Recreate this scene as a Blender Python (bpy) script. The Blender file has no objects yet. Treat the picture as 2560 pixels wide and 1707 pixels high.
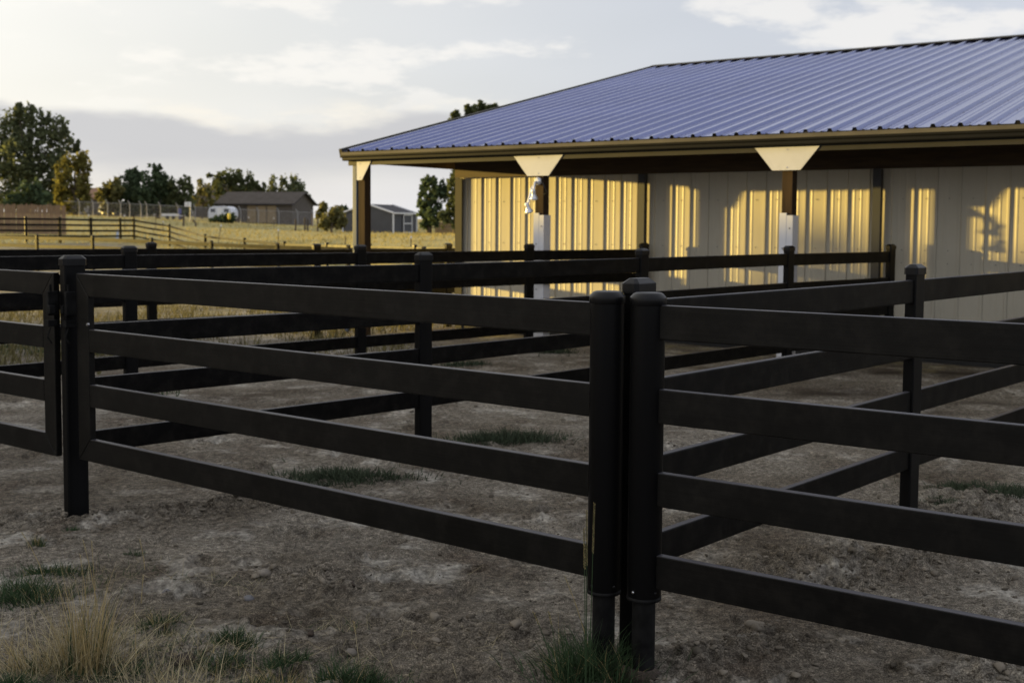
import bpy, bmesh, math, random
import numpy as np
from mathutils import Vector, Matrix

random.seed(7)
rng = np.random.default_rng(11)
R = math.radians
SC = bpy.context.scene
COL = SC.collection
PI = math.pi

# ------------------------------------------------------------------ camera
CAM_H, FPX, PITCH, ROLL, HC = 1.82, 3010.0, R(3.8), 0.007, 562.0
CY = HC + FPX * math.tan(PITCH)
cam_d = bpy.data.cameras.new('camera')
cam = bpy.data.objects.new('camera', cam_d)
COL.objects.link(cam)
cam.matrix_world = (Matrix.Translation((0, 0, CAM_H)) @ Matrix.Rotation(PI / 2 - PITCH, 4, 'X')
                    @ Matrix.Rotation(ROLL, 4, 'Z'))
cam_d.sensor_width = 36.0
cam_d.lens = FPX / 2560 * 36
cam_d.shift_y = -(853.5 - CY) / 2560
cam_d.clip_start, cam_d.clip_end = 0.05, 5000
cam_d.dof.use_dof = True
cam_d.dof.focus_distance = 4.75
cam_d.dof.aperture_fstop = 4.8
SC.camera = cam

# ------------------------------------------------------------------ sun, sky, exposure
SUN_AZ = math.atan2(-0.9599, 0.2803)          # compass bearing of the sun, clockwise from +Y
SUN_EL = R(4.2)
to_sun = Vector((math.sin(SUN_AZ) * math.cos(SUN_EL), math.cos(SUN_AZ) * math.cos(SUN_EL), math.sin(SUN_EL)))
sun_d = bpy.data.lights.new('sun', 'SUN')
sun_d.energy, sun_d.angle, sun_d.color = 5.0, R(0.55), (1.0, 0.69, 0.17)
sun = bpy.data.objects.new('sun', sun_d)
COL.objects.link(sun)
sun.location = (-30, -8, 20)
sun.rotation_euler = to_sun.to_track_quat('Z', 'Y').to_euler()

world = bpy.data.worlds.new('World')
SC.world = world
world.use_nodes = True
wn, wl = world.node_tree.nodes, world.node_tree.links
wn.clear()


def wnode(t, **k):
    n = wn.new(t)
    for a, b in k.items():
        setattr(n, a, b)
    return n


def wmath(op, a, b=None, clamp=False):
    n = wnode('ShaderNodeMath', operation=op, use_clamp=clamp)
    for i, v in enumerate((a, b)):
        if v is None:
            continue
        if isinstance(v, (int, float)):
            n.inputs[i].default_value = v
        else:
            wl.new(v, n.inputs[i])
    return n.outputs[0]


def wramp(v, lo, hi):
    n = wnode('ShaderNodeMapRange', interpolation_type='SMOOTHSTEP')
    wl.new(v, n.inputs['Value'])
    n.inputs['From Min'].default_value, n.inputs['From Max'].default_value = lo, hi
    return n.outputs[0]


def wmix(fac, a, b):
    n = wnode('ShaderNodeMix', data_type='RGBA')
    for s, v in ((n.inputs[0], fac), (n.inputs[6], a), (n.inputs[7], b)):
        if isinstance(v, (int, float)):
            s.default_value = v
        elif isinstance(v, tuple):
            s.default_value = (*v, 1)
        else:
            wl.new(v, s)
    return n.outputs[2]


SKY_STRENGTH = 0.066
sky = wnode('ShaderNodeTexSky', sky_type='NISHITA', sun_disc=False)
sky.sun_elevation, sky.sun_rotation = SUN_EL, SUN_AZ % (2 * PI)
sky.air_density, sky.dust_density, sky.ozone_density = 1.0, 1.5, 1.5
tc = wnode('ShaderNodeTexCoord')
sep = wnode('ShaderNodeSeparateXYZ')
wl.new(tc.outputs['Generated'], sep.inputs[0])
dz = wmath('MAXIMUM', sep.outputs[2], 0.0)
den = wmath('ADD', dz, 0.20)
cx_ = wmath('DIVIDE', sep.outputs[0], den)
cy_ = wmath('DIVIDE', sep.outputs[1], den)
comb = wnode('ShaderNodeCombineXYZ')
wl.new(cx_, comb.inputs[0]); wl.new(cy_, comb.inputs[1])


def wnoise(scale, detail, rough, off):
    mp = wnode('ShaderNodeMapping')
    mp.inputs['Location'].default_value = off
    wl.new(comb.outputs[0], mp.inputs[0])
    n = wnode('ShaderNodeTexNoise')
    n.inputs['Scale'].default_value, n.inputs['Detail'].default_value = scale, detail
    n.inputs['Roughness'].default_value = rough
    wl.new(mp.outputs[0], n.inputs['Vector'])
    return n.outputs['Fac']


# thin bright veil of high cloud, small puffs, and a long grey bank low over the horizon
veil = wmath('MULTIPLY', wramp(wnoise(0.35, 4, 0.5, (3, 1, 0)), 0.25, 0.75), 0.25)
veil = wmath('ADD', veil, 0.62)
low = wramp(dz, 0.30, 0.02)
sdir = wnode('ShaderNodeVectorMath', operation='DOT_PRODUCT')
wl.new(tc.outputs['Generated'], sdir.inputs[0])
sdir.inputs[1].default_value = to_sun
toward = wramp(sdir.outputs['Value'], 0.0, 0.80)          # thin cloud scatters more light towards the sun
veil_col = wmix(toward, (6.5, 6.75, 7.6), (9.6, 9.3, 8.7))
base = wmix(veil, sky.outputs[0], veil_col)
puff = wmath('MULTIPLY', wramp(wnoise(2.7, 8, 0.56, (1.3, 4.2, 0)), 0.52, 0.63), wramp(dz, 0.07, 0.12))
base = wmix(wmath('MULTIPLY', puff, 0.55), base, (8.0, 7.7, 7.2))
warp = wmath('MULTIPLY', wmath('SUBTRACT', wnoise(0.9, 5, 0.55, (7, 2, 0)), 0.5), 0.07)
zz = wmath('ADD', dz, warp)
bank = wmath('MULTIPLY', wramp(zz, 0.090, 0.079), wramp(zz, 0.022, 0.066))
base = wmix(wmath('MULTIPLY', bank, 0.88), base, (4.55, 4.55, 4.70))
glow = wmath('MULTIPLY', wramp(zz, 0.080, 0.089), wramp(zz, 0.106, 0.092))
rim = wmath('MULTIPLY', glow, wramp(wnoise(3.0, 6, 0.6, (0, 9, 0)), 0.45, 0.62))
base = wmix(wmath('MULTIPLY', rim, 0.55), base, (7.7, 7.2, 6.3))
bg = wnode('ShaderNodeBackground')
bg.inputs['Strength'].default_value = SKY_STRENGTH
wl.new(base, bg.inputs['Color'])
wo = wnode('ShaderNodeOutputWorld')
wl.new(bg.outputs[0], wo.inputs[0])

SC.view_settings.view_transform = 'Standard'
SC.view_settings.look = 'None'
SC.view_settings.exposure = 1.0
SC.view_settings.gamma = 1.0
SC.view_settings.use_curve_mapping = False
SC.cycles.max_bounces = 6
SC.cycles.use_denoising = True


# ------------------------------------------------------------------ helpers: pixel of a 2560 wide frame -> point at depth Y
def ray(px, py):
    u0, v0 = px - 1280, py - CY
    c, s = math.cos(ROLL), math.sin(ROLL)
    u, v = u0 * c + v0 * s, -u0 * s + v0 * c
    cp, sp = math.cos(PITCH), math.sin(PITCH)
    return np.array([u, cp * FPX - v * sp, -sp * FPX - v * cp])


def at(px, py, Y):
    d = ray(px, py)
    return np.array([0, 0, CAM_H]) + d * (Y / d[1])


def on_ground(px, py, z=0.0):
    d = ray(px, py)
    return np.array([0, 0, CAM_H]) + d * ((z - CAM_H) / d[2])


def hor(px):
    return HC + ROLL * (px - 1280)


# ------------------------------------------------------------------ terrain height
ctrl = []


def cp_(x, y, z):
    ctrl.append((x, y, z))


for x in (-40, -20, -8, 0, 8, 20, 40):
    for y in (-40, -10, 2, 9):
        cp_(x, y, -0.035)
for x, y, z in ((-14, 16, -.06), (-6, 15, -.04), (0, 15, 0), (6, 13, 0), (12, 10, 0), (0, 19, .05), (6, 15.5, .05), (12, 12, .03),
                (-4, 19, -.08), (-2, 24, -.15), (4, 30, 0), (14, 25, 0), (30, 40, .3), (50, 90, 1.2), (40, 160, 1.6), (10, 60, .9),
                (-12, 24, -.15), (-25, 24, -.12)):
    cp_(x, y, z)
for px, Y, z in ((92, 51.5, -.30), (528, 46, -.36), (871, 42, -.46), (1037, 47, -.40), (-200, 56, -.2),
                 (64, 71, .60), (227, 78, .70), (423, 77, .25), (611, 62, -.25), (-200, 74, .6),
                 (166, 130, 2.5), (560, 130, 1.85), (660, 150, 1.68), (950, 115, 1.08), (1100, 75, 1.15), (900, 66, .75),
                 (300, 180, 3.0), (1000, 200, 1.9), (-200, 150, 2.9), (600, 330, 3.4), (1200, 330, 3.0), (2000, 330, 3.0), (-300, 330, 4.0)):
    cp_((px - 1280) / FPX * Y, Y, z)
CT = np.array(ctrl)


def tuv(x, y):
    yy = np.maximum(y, -12.0) + 22.0
    return np.stack([x / yy * 1.6, np.log(yy) * 1.5], -1)


P_ = tuv(CT[:, 0], CT[:, 1])


def tps(r2):
    return 0.5 * r2 * np.log(r2 + 1e-9)


K_ = tps(((P_[:, None] - P_[None]) ** 2).sum(-1)) + np.eye(len(P_)) * 0.01
A_ = np.hstack([np.ones((len(P_), 1)), P_])
M_ = np.vstack([np.hstack([K_, A_]), np.hstack([A_.T, np.zeros((3, 3))])])
SOL = np.linalg.solve(M_, np.concatenate([CT[:, 2], np.zeros(3)]))


def terrain(x, y):
    x, y = np.asarray(x, float), np.asarray(y, float)
    sh = x.shape
    q = tuv(x.ravel(), y.ravel())
    out = np.zeros(len(q))
    for i in range(0, len(q), 20000):
        qq = q[i:i + 20000]
        out[i:i + 20000] = tps(((qq[:, None] - P_[None]) ** 2).sum(-1)) @ SOL[:-3] + SOL[-3] + qq @ SOL[-2:]
    yy = y.ravel()
    w = np.clip((yy - 320) / 200, 0, 1)
    w2 = np.clip((-yy - 10) / 20, 0, 1)
    out = out * (1 - w) + 3.2 * w
    out = out * (1 - w2) - 0.035 * w2
    return np.clip(out, -1.0, 5.0).reshape(sh)


def tz(x, y):
    return float(terrain(np.array([x]), np.array([y]))[0])


def vnoise(x, y, seed):
    xi, yi = np.floor(x).astype(np.int64), np.floor(y).astype(np.int64)
    fx, fy = x - xi, y - yi
    fx, fy = fx * fx * (3 - 2 * fx), fy * fy * (3 - 2 * fy)

    def h(a, b):
        n = (a * 374761393 + b * 668265263 + seed * 1442695041) & 0x7fffffff
        n = ((n ^ (n >> 13)) * 1274126177) & 0x7fffffff
        return ((n ^ (n >> 16)) & 0xffff) / 65535.0
    a, b, c, d = h(xi, yi), h(xi + 1, yi), h(xi, yi + 1), h(xi + 1, yi + 1)
    return (a * (1 - fx) + b * fx) * (1 - fy) + (c * (1 - fx) + d * fx) * fy - 0.5


# mounds and scuffed places of the pen dirt: (px, py, length along x, along y, height)
MOUNDS = [(2140, 1400, .55, .22, .085), (2030, 1440, .35, .16, .05), (2500, 1290, .55, .30, .13), (2420, 1235, .4, .25, .08),
          (1900, 1590, .30, .16, .045), (1760, 1620, .22, .12, .035), (820, 1440, .28, .12, .05), (740, 1410, .25, .1, .04), (300, 1280, .5, .14, .05),
          (470, 1260, .5, .12, .045), (620, 1260, .4, .1, .035), (1280, 1570, .30, .10, .035), (1090, 1525, .18, .08, .035),
          (480, 1620, .25, .12, .06), (80, 1290, .4, .2, .05), (1560, 1120, .5, .3, .06), (900, 1010, .9, .25, .09), (380, 1080, .9, .2, .06),
          (2350, 980, .8, .25, .07), (2480, 1660, .3, .15, .04), (150, 990, 1.2, .25, .08), (186, 1296, .16, .12, .03), (1045, 1125, .2, .15, .04), (2275, 1285, .2, .15, .04), (1640, 1690, .14, .10, .03)]
MND = [(*on_ground(a, b)[:2], c, d, e) for a, b, c, d, e in MOUNDS]


_hr = np.random.default_rng(5)
HOOF = []
for _ in range(420):
    hy = 3.2 + 9.0 * _hr.random() ** 1.1
    hx = _hr.uniform(-.44, .46) * hy
    HOOF.append((hx, hy, _hr.uniform(.055, .085), _hr.uniform(0, 2 * PI), _hr.uniform(.018, .042)))


def hoofs(x, y):
    z = np.zeros_like(x)
    for hx, hy, r_, a_, d_ in HOOF:
        m = (np.abs(x - hx) < .22) & (np.abs(y - hy) < .22)
        if not m.any():
            continue
        dx, dy = x[m] - hx, y[m] - hy
        u, v = dx * math.cos(a_) + dy * math.sin(a_), -dx * math.sin(a_) + dy * math.cos(a_)
        q = np.hypot(u, v * 1.15) / r_
        z[m] += -d_ * np.exp(-q ** 4) + d_ * .55 * np.exp(-((q - 1.25) / .28) ** 2) * (.6 + .5 * np.cos(np.arctan2(v, u)))
    return z


def relief(x, y):
    dist = np.hypot(x, y)
    near = np.clip((26 - dist) / 14, 0, 1)
    z = near * (0.055 * vnoise(x * .8, y * .8, 1) + 0.034 * vnoise(x * 2.3, y * 2.3, 2) + 0.018 * vnoise(x * 6, y * 6, 3))
    vn = np.clip((11 - dist) / 6, 0, 1)
    patch = np.clip(vnoise(x * 1.1, y * 1.4, 9) * 3.2 + .75, .22, 1.1)
    z = z + vn * patch * (0.030 * vnoise(x * 13, y * 13, 4) + 0.017 * np.abs(vnoise(x * 29, y * 29, 5)) * 2 + 0.007 * vnoise(x * 66, y * 66, 6))
    for mx, my, lx, ly, hh in MND:
        g = np.exp(-((x - mx) / lx) ** 2 - ((y - my) / ly) ** 2)
        z = z + hh * g * (0.75 + 1.4 * vnoise(x * 9, y * 9, 7) + 1.0 * vnoise(x * 22, y * 22, 8) + .6 * vnoise(x * 50, y * 50, 12))
    z = z + hoofs(x, y)
    far = np.clip((dist - 40) / 30, 0, 1)
    z = z + far * 0.10 * vnoise(x * .15, y * .15, 10)
    return z


def gz(x, y):
    x, y = np.array([float(x)]), np.array([float(y)])
    return float(terrain(x, y)[0] + relief(x, y)[0])


# ------------------------------------------------------------------ materials
def new_mat(name, color, rough=0.7, metal=0.0, spec=0.5, noise=None, bump=None, coord='Object', stretch=(1, 1, 1), trans=0.0):
    """noise=(scale, dark, light): colour varies between two multiples; bump=(scale, strength, dist)"""
    m = bpy.data.materials.new(name)
    m.use_nodes = True
    nt = m.node_tree
    b = nt.nodes['Principled BSDF']
    b.inputs['Base Color'].default_value = (*color, 1)
    b.inputs['Roughness'].default_value = rough
    b.inputs['Metallic'].default_value = metal
    b.inputs['Specular IOR Level'].default_value = spec
    t = nt.nodes.new('ShaderNodeTexCoord')
    mp = nt.nodes.new('ShaderNodeMapping')
    mp.inputs['Scale'].default_value = stretch
    nt.links.new(t.outputs[coord], mp.inputs[0])
    if noise:
        n = nt.nodes.new('ShaderNodeTexNoise')
        n.inputs['Scale'].default_value, n.inputs['Detail'].default_value = noise[0], 6
        nt.links.new(mp.outputs[0], n.inputs['Vector'])
        r = nt.nodes.new('ShaderNodeValToRGB')
        r.color_ramp.elements[0].position, r.color_ramp.elements[1].position = 0.32, 0.68
        r.color_ramp.elements[0].color = (*[c * noise[1] for c in color], 1)
        r.color_ramp.elements[1].color = (*[min(1, c * noise[2]) for c in color], 1)
        nt.links.new(n.outputs['Fac'], r.inputs[0])
        nt.links.new(r.outputs[0], b.inputs['Base Color'])
    if bump:
        n = nt.nodes.new('ShaderNodeTexNoise')
        n.inputs['Scale'].default_value, n.inputs['Detail'].default_value = bump[0], 5
        nt.links.new(mp.outputs[0], n.inputs['Vector'])
        bp = nt.nodes.new('ShaderNodeBump')
        bp.inputs['Strength'].default_value, bp.inputs['Distance'].default_value = bump[1], bump[2]
        nt.links.new(n.outputs['Fac'], bp.inputs['Height'])
        nt.links.new(bp.outputs[0], b.inputs['Normal'])
    return m


def leaf_mat(name, color, trans=0.35, var=0.35):
    m = bpy.data.materials.new(name)
    m.use_nodes = True
    nt = m.node_tree
    nt.nodes.clear()
    geo = nt.nodes.new('ShaderNodeNewGeometry')
    r = nt.nodes.new('ShaderNodeValToRGB')
    r.color_ramp.elements[0].color = (*[c * (1 - var) for c in color], 1)
    r.color_ramp.elements[1].color = (*[c * (1 + var) for c in color], 1)
    nt.links.new(geo.outputs['Random Per Island'], r.inputs[0])
    d = nt.nodes.new('ShaderNodeBsdfDiffuse')
    tr = nt.nodes.new('ShaderNodeBsdfTranslucent')
    mx = nt.nodes.new('ShaderNodeMixShader')
    mx.inputs[0].default_value = trans
    o = nt.nodes.new('ShaderNodeOutputMaterial')
    nt.links.new(r.outputs[0], d.inputs[0]); nt.links.new(r.outputs[0], tr.inputs[0])
    nt.links.new(d.outputs[0], mx.inputs[1]); nt.links.new(tr.outputs[0], mx.inputs[2])
    nt.links.new(mx.outputs[0], o.inputs[0])
    return m


def rail_material(name='black_rail', spec=.10, warm=1.0):
    m = new_mat(name, (0.0022, 0.0022, 0.0022), 0.36, spec=spec, bump=(60, .12, .002), stretch=(.03, 1, 1))
    nt = m.node_tree
    b = nt.nodes['Principled BSDF']
    t = nt.nodes.new('ShaderNodeTexCoord')
    n = nt.nodes.new('ShaderNodeTexNoise')
    n.inputs['Scale'].default_value, n.inputs['Detail'].default_value = 3.0, 8
    nt.links.new(t.outputs['Object'], n.inputs['Vector'])
    rr = nt.nodes.new('ShaderNodeMapRange')
    rr.inputs['From Min'].default_value, rr.inputs['From Max'].default_value = .3, .7
    rr.inputs['To Min'].default_value, rr.inputs['To Max'].default_value = .34, .50
    nt.links.new(n.outputs['Fac'], rr.inputs[0]); nt.links.new(rr.outputs[0], b.inputs['Roughness'])
    # dust specks and smudges
    n2 = nt.nodes.new('ShaderNodeTexNoise')
    n2.inputs['Scale'].default_value, n2.inputs['Detail'].default_value, n2.inputs['Roughness'].default_value = 9.0, 10, .75
    nt.links.new(t.outputs['Object'], n2.inputs['Vector'])
    cr = nt.nodes.new('ShaderNodeValToRGB')
    cr.color_ramp.elements[0].position, cr.color_ramp.elements[1].position = .46, .80
    cr.color_ramp.elements[0].color = (0.0022 * warm, 0.0021 * warm, 0.0022 * warm ** .7, 1)
    cr.color_ramp.elements[1].color = (0.015, 0.0135, 0.0115, 1)
    nt.links.new(n2.outputs['Fac'], cr.inputs[0])
    # long brushed streaks modulate the sheen
    ms = nt.nodes.new('ShaderNodeMapping')
    ms.inputs['Scale'].default_value = (1.2, 70, 170)
    nt.links.new(t.outputs['Object'], ms.inputs[0])
    n3 = nt.nodes.new('ShaderNodeTexNoise')
    n3.inputs['Scale'].default_value, n3.inputs['Detail'].default_value = 1.5, 6
    nt.links.new(ms.outputs[0], n3.inputs['Vector'])
    sr = nt.nodes.new('ShaderNodeMapRange')
    sr.inputs['From Min'].default_value, sr.inputs['From Max'].default_value = .3, .7
    sr.inputs['To Min'].default_value, sr.inputs['To Max'].default_value = spec * .88, spec * 1.13
    nt.links.new(n3.outputs['Fac'], sr.inputs[0]); nt.links.new(sr.outputs[0], b.inputs['Specular IOR Level'])
    # sky sheen painted as pale lavender dust on the upward faces
    geo = nt.nodes.new('ShaderNodeNewGeometry')
    sp_ = nt.nodes.new('ShaderNodeSeparateXYZ')
    nt.links.new(geo.outputs['True Normal'], sp_.inputs[0])
    mr = nt.nodes.new('ShaderNodeMapRange')
    mr.inputs['From Min'].default_value, mr.inputs['From Max'].default_value = .75, .98
    nt.links.new(sp_.outputs[2], mr.inputs[0])
    mx = nt.nodes.new('ShaderNodeMix')
    mx.data_type = 'RGBA'
    nt.links.new(mr.outputs[0], mx.inputs[0]); nt.links.new(cr.outputs[0], mx.inputs[6])
    mx.inputs[7].default_value = (0.050, 0.048, 0.056, 1)
    nt.links.new(mx.outputs[2], b.inputs['Base Color'])
    return m


M = {}
M['rail'] = rail_material()
M['gate'] = rail_material('black_gate_paint', .18, 1.6)
M['post'] = new_mat('black_post', (0.0026, 0.0026, 0.0028), 0.42, spec=.11, noise=(6, .8, 2.6), bump=(90, .08, .002), stretch=(1, 1, .05))
M['cap'] = new_mat('black_cap', (0.005, 0.005, 0.0055), 0.38, spec=.22, noise=(20, .8, 1.8))
M['pipe'] = new_mat('dull_black_pipe', (0.0045, 0.0045, 0.0045), 0.6, spec=.12, noise=(14, .5, 3.0))
M['steel'] = new_mat('zinc_steel', (0.55, 0.55, 0.56), 0.3, metal=1.0)
M['roof'] = new_mat('roof_metal', (0.170, 0.195, 0.365), 0.22, metal=0.85, noise=(.7, .92, 1.08))
M['trim'] = new_mat('trim_metal', (0.030, 0.030, 0.030), 0.5, metal=.0, spec=.15, noise=(3, .9, 1.1))
M['gutter'] = new_mat('gutter_metal', (0.010, 0.0103, 0.011), 0.38, metal=.0, spec=.12, noise=(2, .85, 1.15))
M['drip'] = new_mat('cream_metal', (0.10, 0.095, 0.088), 0.5, spec=.15, noise=(2.5, .8, 1.15))
M['wall'] = new_mat('tan_wall_metal', (0.49, 0.46, 0.38), 0.42, spec=.4, noise=(1.2, .93, 1.06))
M['cream'] = new_mat('cream_plate', (0.46, 0.48, 0.55), 0.4, noise=(2, .85, 1.1), bump=(3, .25, .01))
M['white'] = new_mat('white_sleeve', (0.66, 0.67, 0.71), 0.45, noise=(4, .93, 1.04))
M['wood'] = new_mat('post_wood', (0.034, 0.021, 0.012), 0.85, spec=.2, noise=(5, .55, 1.4), stretch=(4, 4, .4))
M['pine'] = new_mat('pine_board', (0.055, 0.034, 0.015), 0.75, noise=(5, .7, 1.3), stretch=(.5, 4, 4))
M['soffit'] = new_mat('soffit_metal', (0.06, 0.055, 0.048), 0.7)
M['darktube'] = new_mat('dark_tube', (0.03, 0.033, 0.042), 0.5)
M['blue_down'] = new_mat('downspout_white', (0.10, 0.12, 0.155), 0.5, spec=.2)
M['plank'] = new_mat('weathered_cedar', (0.21, 0.14, 0.085), 0.85, noise=(4, .5, 1.5), stretch=(5, 5, .5))
M['galv'] = new_mat('galvanized', (0.30, 0.30, 0.31), 0.5, metal=.5)
M['shingle'] = new_mat('dark_shingle', (0.034, 0.032, 0.037), 0.9, noise=(1.2, .7, 1.3))
M['siding'] = new_mat('grey_brown_siding', (0.080, 0.070, 0.066), 0.8, noise=(1.5, .85, 1.1))
M['shedgrey'] = new_mat('shed_grey', (0.060, 0.063, 0.074), 0.75, noise=(1.5, .9, 1.1))
M['tandoor'] = new_mat('tan_door', (0.24, 0.185, 0.115), 0.7, noise=(2, .85, 1.1))
M['whitepaint'] = new_mat('white_paint', (0.72, 0.73, 0.76), 0.5)
M['camper'] = new_mat('camper_skin', (0.58, 0.60, 0.66), 0.35, metal=.3, noise=(2, .9, 1.1))
M['glass'] = new_mat('dark_glass', (0.03, 0.035, 0.045), 0.08, spec=.8)
M['tyre'] = new_mat('tyre_rubber', (0.018, 0.018, 0.018), 0.8)
M['carblue'] = new_mat('pale_blue_paint', (0.42, 0.46, 0.56), 0.25, spec=.6)
M['blue'] = new_mat('blue_board', (0.09, 0.11, 0.34), 0.6)
M['paleblue'] = new_mat('pale_blue_plastic', (0.34, 0.42, 0.55), 0.5)
M['yellow'] = new_mat('yellow_plastic', (0.65, 0.52, 0.08), 0.5)
M['bark'] = new_mat('bark', (0.085, 0.068, 0.052), 0.9, noise=(3, .6, 1.4), stretch=(4, 4, .6))
M['brownroof'] = new_mat('brown_roof', (0.26, 0.15, 0.09), 0.85)
M['chrome'] = new_mat('white_lamp_metal', (0.74, 0.75, 0.80), 0.25, metal=.35)
M['stone'] = new_mat('grey_stone', (0.13, 0.128, 0.135), 0.7, noise=(30, .7, 1.25), bump=(40, .3, .01))
M['palestone'] = new_mat('pale_stone', (0.20, 0.175, 0.145), 0.75, noise=(40, .7, 1.2), bump=(40, .3, .01))
M['dung'] = new_mat('dark_clod', (0.045, 0.033, 0.024), 0.95, noise=(50, .5, 1.6), bump=(60, .8, .02))
M['clod'] = leaf_mat('dirt_clods', (0.150, 0.131, 0.105), 0.0, .5)
M['straw'] = leaf_mat('dry_straw', (0.36, 0.285, 0.140), 0.25, .45)
M['strawpale'] = leaf_mat('pale_straw', (0.40, 0.345, 0.215), 0.2, .40)
M['grass'] = leaf_mat('green_grass', (0.050, 0.082, 0.040), 0.25, .45)
M['dusty'] = leaf_mat('dusty_weed', (0.062, 0.078, 0.050), 0.2, .45)
M['weed'] = leaf_mat('weeds', (0.145, 0.130, 0.062), 0.3, .5)
M['leaf_olive'] = leaf_mat('leaf_olive', (0.125, 0.145, 0.078), 0.5, .4)
M['leaf_gold'] = leaf_mat('leaf_gold', (0.165, 0.155, 0.05), 0.5, .45)
M['leaf_dark'] = leaf_mat('leaf_dark', (0.072, 0.100, 0.055), 0.4, .4)
M['leaf_light'] = leaf_mat('leaf_light', (0.16, 0.155, 0.065), 0.48, .4)
M['leaf_mid'] = leaf_mat('leaf_mid', (0.090, 0.105, 0.050), 0.42, .4)


# ------------------------------------------------------------------ mesh helpers
class MB:
    """collects simple shapes and links them as one mesh object"""
    def __init__(s):
        s.v, s.f, s.smooth = [], [], []

    def add(s, verts, faces, smooth=False):
        o = len(s.v)
        s.v += [tuple(map(float, p)) for p in verts]
        s.f += [tuple(i + o for i in f) for f in faces]
        s.smooth += [smooth] * len(faces)

    def box(s, x0, x1, y0, y1, z0, z1):
        s.add([(x0, y0, z0), (x1, y0, z0), (x1, y1, z0), (x0, y1, z0), (x0, y0, z1), (x1, y0, z1), (x1, y1, z1), (x0, y1, z1)],
              [(0, 3, 2, 1), (4, 5, 6, 7), (0, 1, 5, 4), (1, 2, 6, 5), (2, 3, 7, 6), (3, 0, 4, 7)])

    def extrude(s, prof, a, b, up=(0, 0, 1), smooth=False, caps=True):
        """prof: (side, up) points counter-clockwise, swept from a to b"""
        a, b = Vector(a), Vector(b)
        d = (b - a).normalized()
        u = Vector(up)
        side = d.cross(u).normalized()
        u = side.cross(d)
        n = len(prof)
        vs = [a + side * p + u * q for p, q in prof] + [b + side * p + u * q for p, q in prof]
        fs = [(i, (i + 1) % n, n + (i + 1) % n, n + i) for i in range(n)]
        s.add(vs, fs, smooth)
        if caps:
            s.add(vs, [tuple(range(n - 1, -1, -1)), tuple(range(n, 2 * n))])

    def tube(s, pts, radii, n=8, cap=True):
        pts = [Vector(p) for p in pts]
        if isinstance(radii, (int, float)):
            radii = [radii] * len(pts)
        rings = []
        ref = Vector((0.31, 0.17, 0.93)).normalized()
        for i, p in enumerate(pts):
            d = (pts[min(i + 1, len(pts) - 1)] - pts[max(i - 1, 0)]).normalized()
            s1 = d.cross(ref)
            if s1.length < 1e-3:
                s1 = d.cross(Vector((1, 0, 0)))
            s1.normalize()
            s2 = d.cross(s1)
            rings.append([p + (s1 * math.cos(2 * PI * k / n) + s2 * math.sin(2 * PI * k / n)) * radii[i] for k in range(n)])
        vs = [v for r_ in rings for v in r_]
        fs = []
        for i in range(len(pts) - 1):
            for k in range(n):
                fs.append((i * n + k, i * n + (k + 1) % n, (i + 1) * n + (k + 1) % n, (i + 1) * n + k))
        s.add(vs, fs, True)
        if cap:
            m = (len(pts) - 1) * n
            s.add(vs, [tuple(range(n - 1, -1, -1)), tuple(range(m, m + n))])

    def lathe(s, prof, n=24, c=(0, 0, 0), smooth=True):
        """prof: (radius, z) from bottom to top"""
        vs, fs = [], []
        for r_, z in prof:
            vs += [(c[0] + r_ * math.cos(2 * PI * k / n), c[1] + r_ * math.sin(2 * PI * k / n), c[2] + z) for k in range(n)]
        for i in range(len(prof) - 1):
            for k in range(n):
                fs.append((i * n + k, i * n + (k + 1) % n, (i + 1) * n + (k + 1) % n, (i + 1) * n + k))
        s.add(vs, fs, smooth)
        m = (len(prof) - 1) * n
        s.add(vs, [tuple(range(n - 1, -1, -1)), tuple(range(m, m + n))])

    def build(s, name, mat, parent=None, bevel=0.0, mesh_name=None):
        me = bpy.data.meshes.new(mesh_name or name)
        me.from_pydata(s.v, [], s.f)
        me.polygons.foreach_set('use_smooth', s.smooth)
        if bevel:
            bm = bmesh.new()
            bm.from_mesh(me)
            bmesh.ops.remove_doubles(bm, verts=bm.verts, dist=1e-5)
            bmesh.ops.bevel(bm, geom=[e for e in bm.edges if e.calc_face_angle(0) > .4], offset=bevel, segments=2, affect='EDGES', profile=.6)
            bm.to_mesh(me)
            bm.free()
        me.materials.append(mat)
        return link(name, me, parent)


def link(name, me, parent=None):
    o = bpy.data.objects.new(name, me)
    COL.objects.link(o)
    if parent is not None:
        o.parent = parent
    return o


def fast_mesh(name, verts, faces, mat, parent=None, smooth=False):
    """verts (n,3), faces (m,k) numpy"""
    me = bpy.data.meshes.new(name)
    k = faces.shape[1]
    me.vertices.add(len(verts))
    me.vertices.foreach_set('co', np.ascontiguousarray(verts, np.float32).ravel())
    me.loops.add(faces.size)
    me.loops.foreach_set('vertex_index', np.ascontiguousarray(faces, np.int32).ravel())
    me.polygons.add(len(faces))
    me.polygons.foreach_set('loop_start', np.arange(0, faces.size, k, dtype=np.int32))
    if smooth:
        me.polygons.foreach_set('use_smooth', np.ones(len(faces), bool))
    me.update(calc_edges=True)
    me.materials.append(mat)
    return link(name, me, parent)


def tag(o, label=None, cat=None, group=None, kind=None):
    for k, v in (('label', label), ('category', cat), ('group', group), ('kind', kind)):
        if v:
            o[k] = v
    return o


def thing(name, label, cat, loc=(0, 0, 0), rz=0.0, group=None):
    o = bpy.data.objects.new(name, None)
    o.empty_display_size = 0.2
    COL.objects.link(o)
    o.location = loc
    o.rotation_euler = (0, 0, rz)
    return tag(o, label, cat, group)


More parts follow.
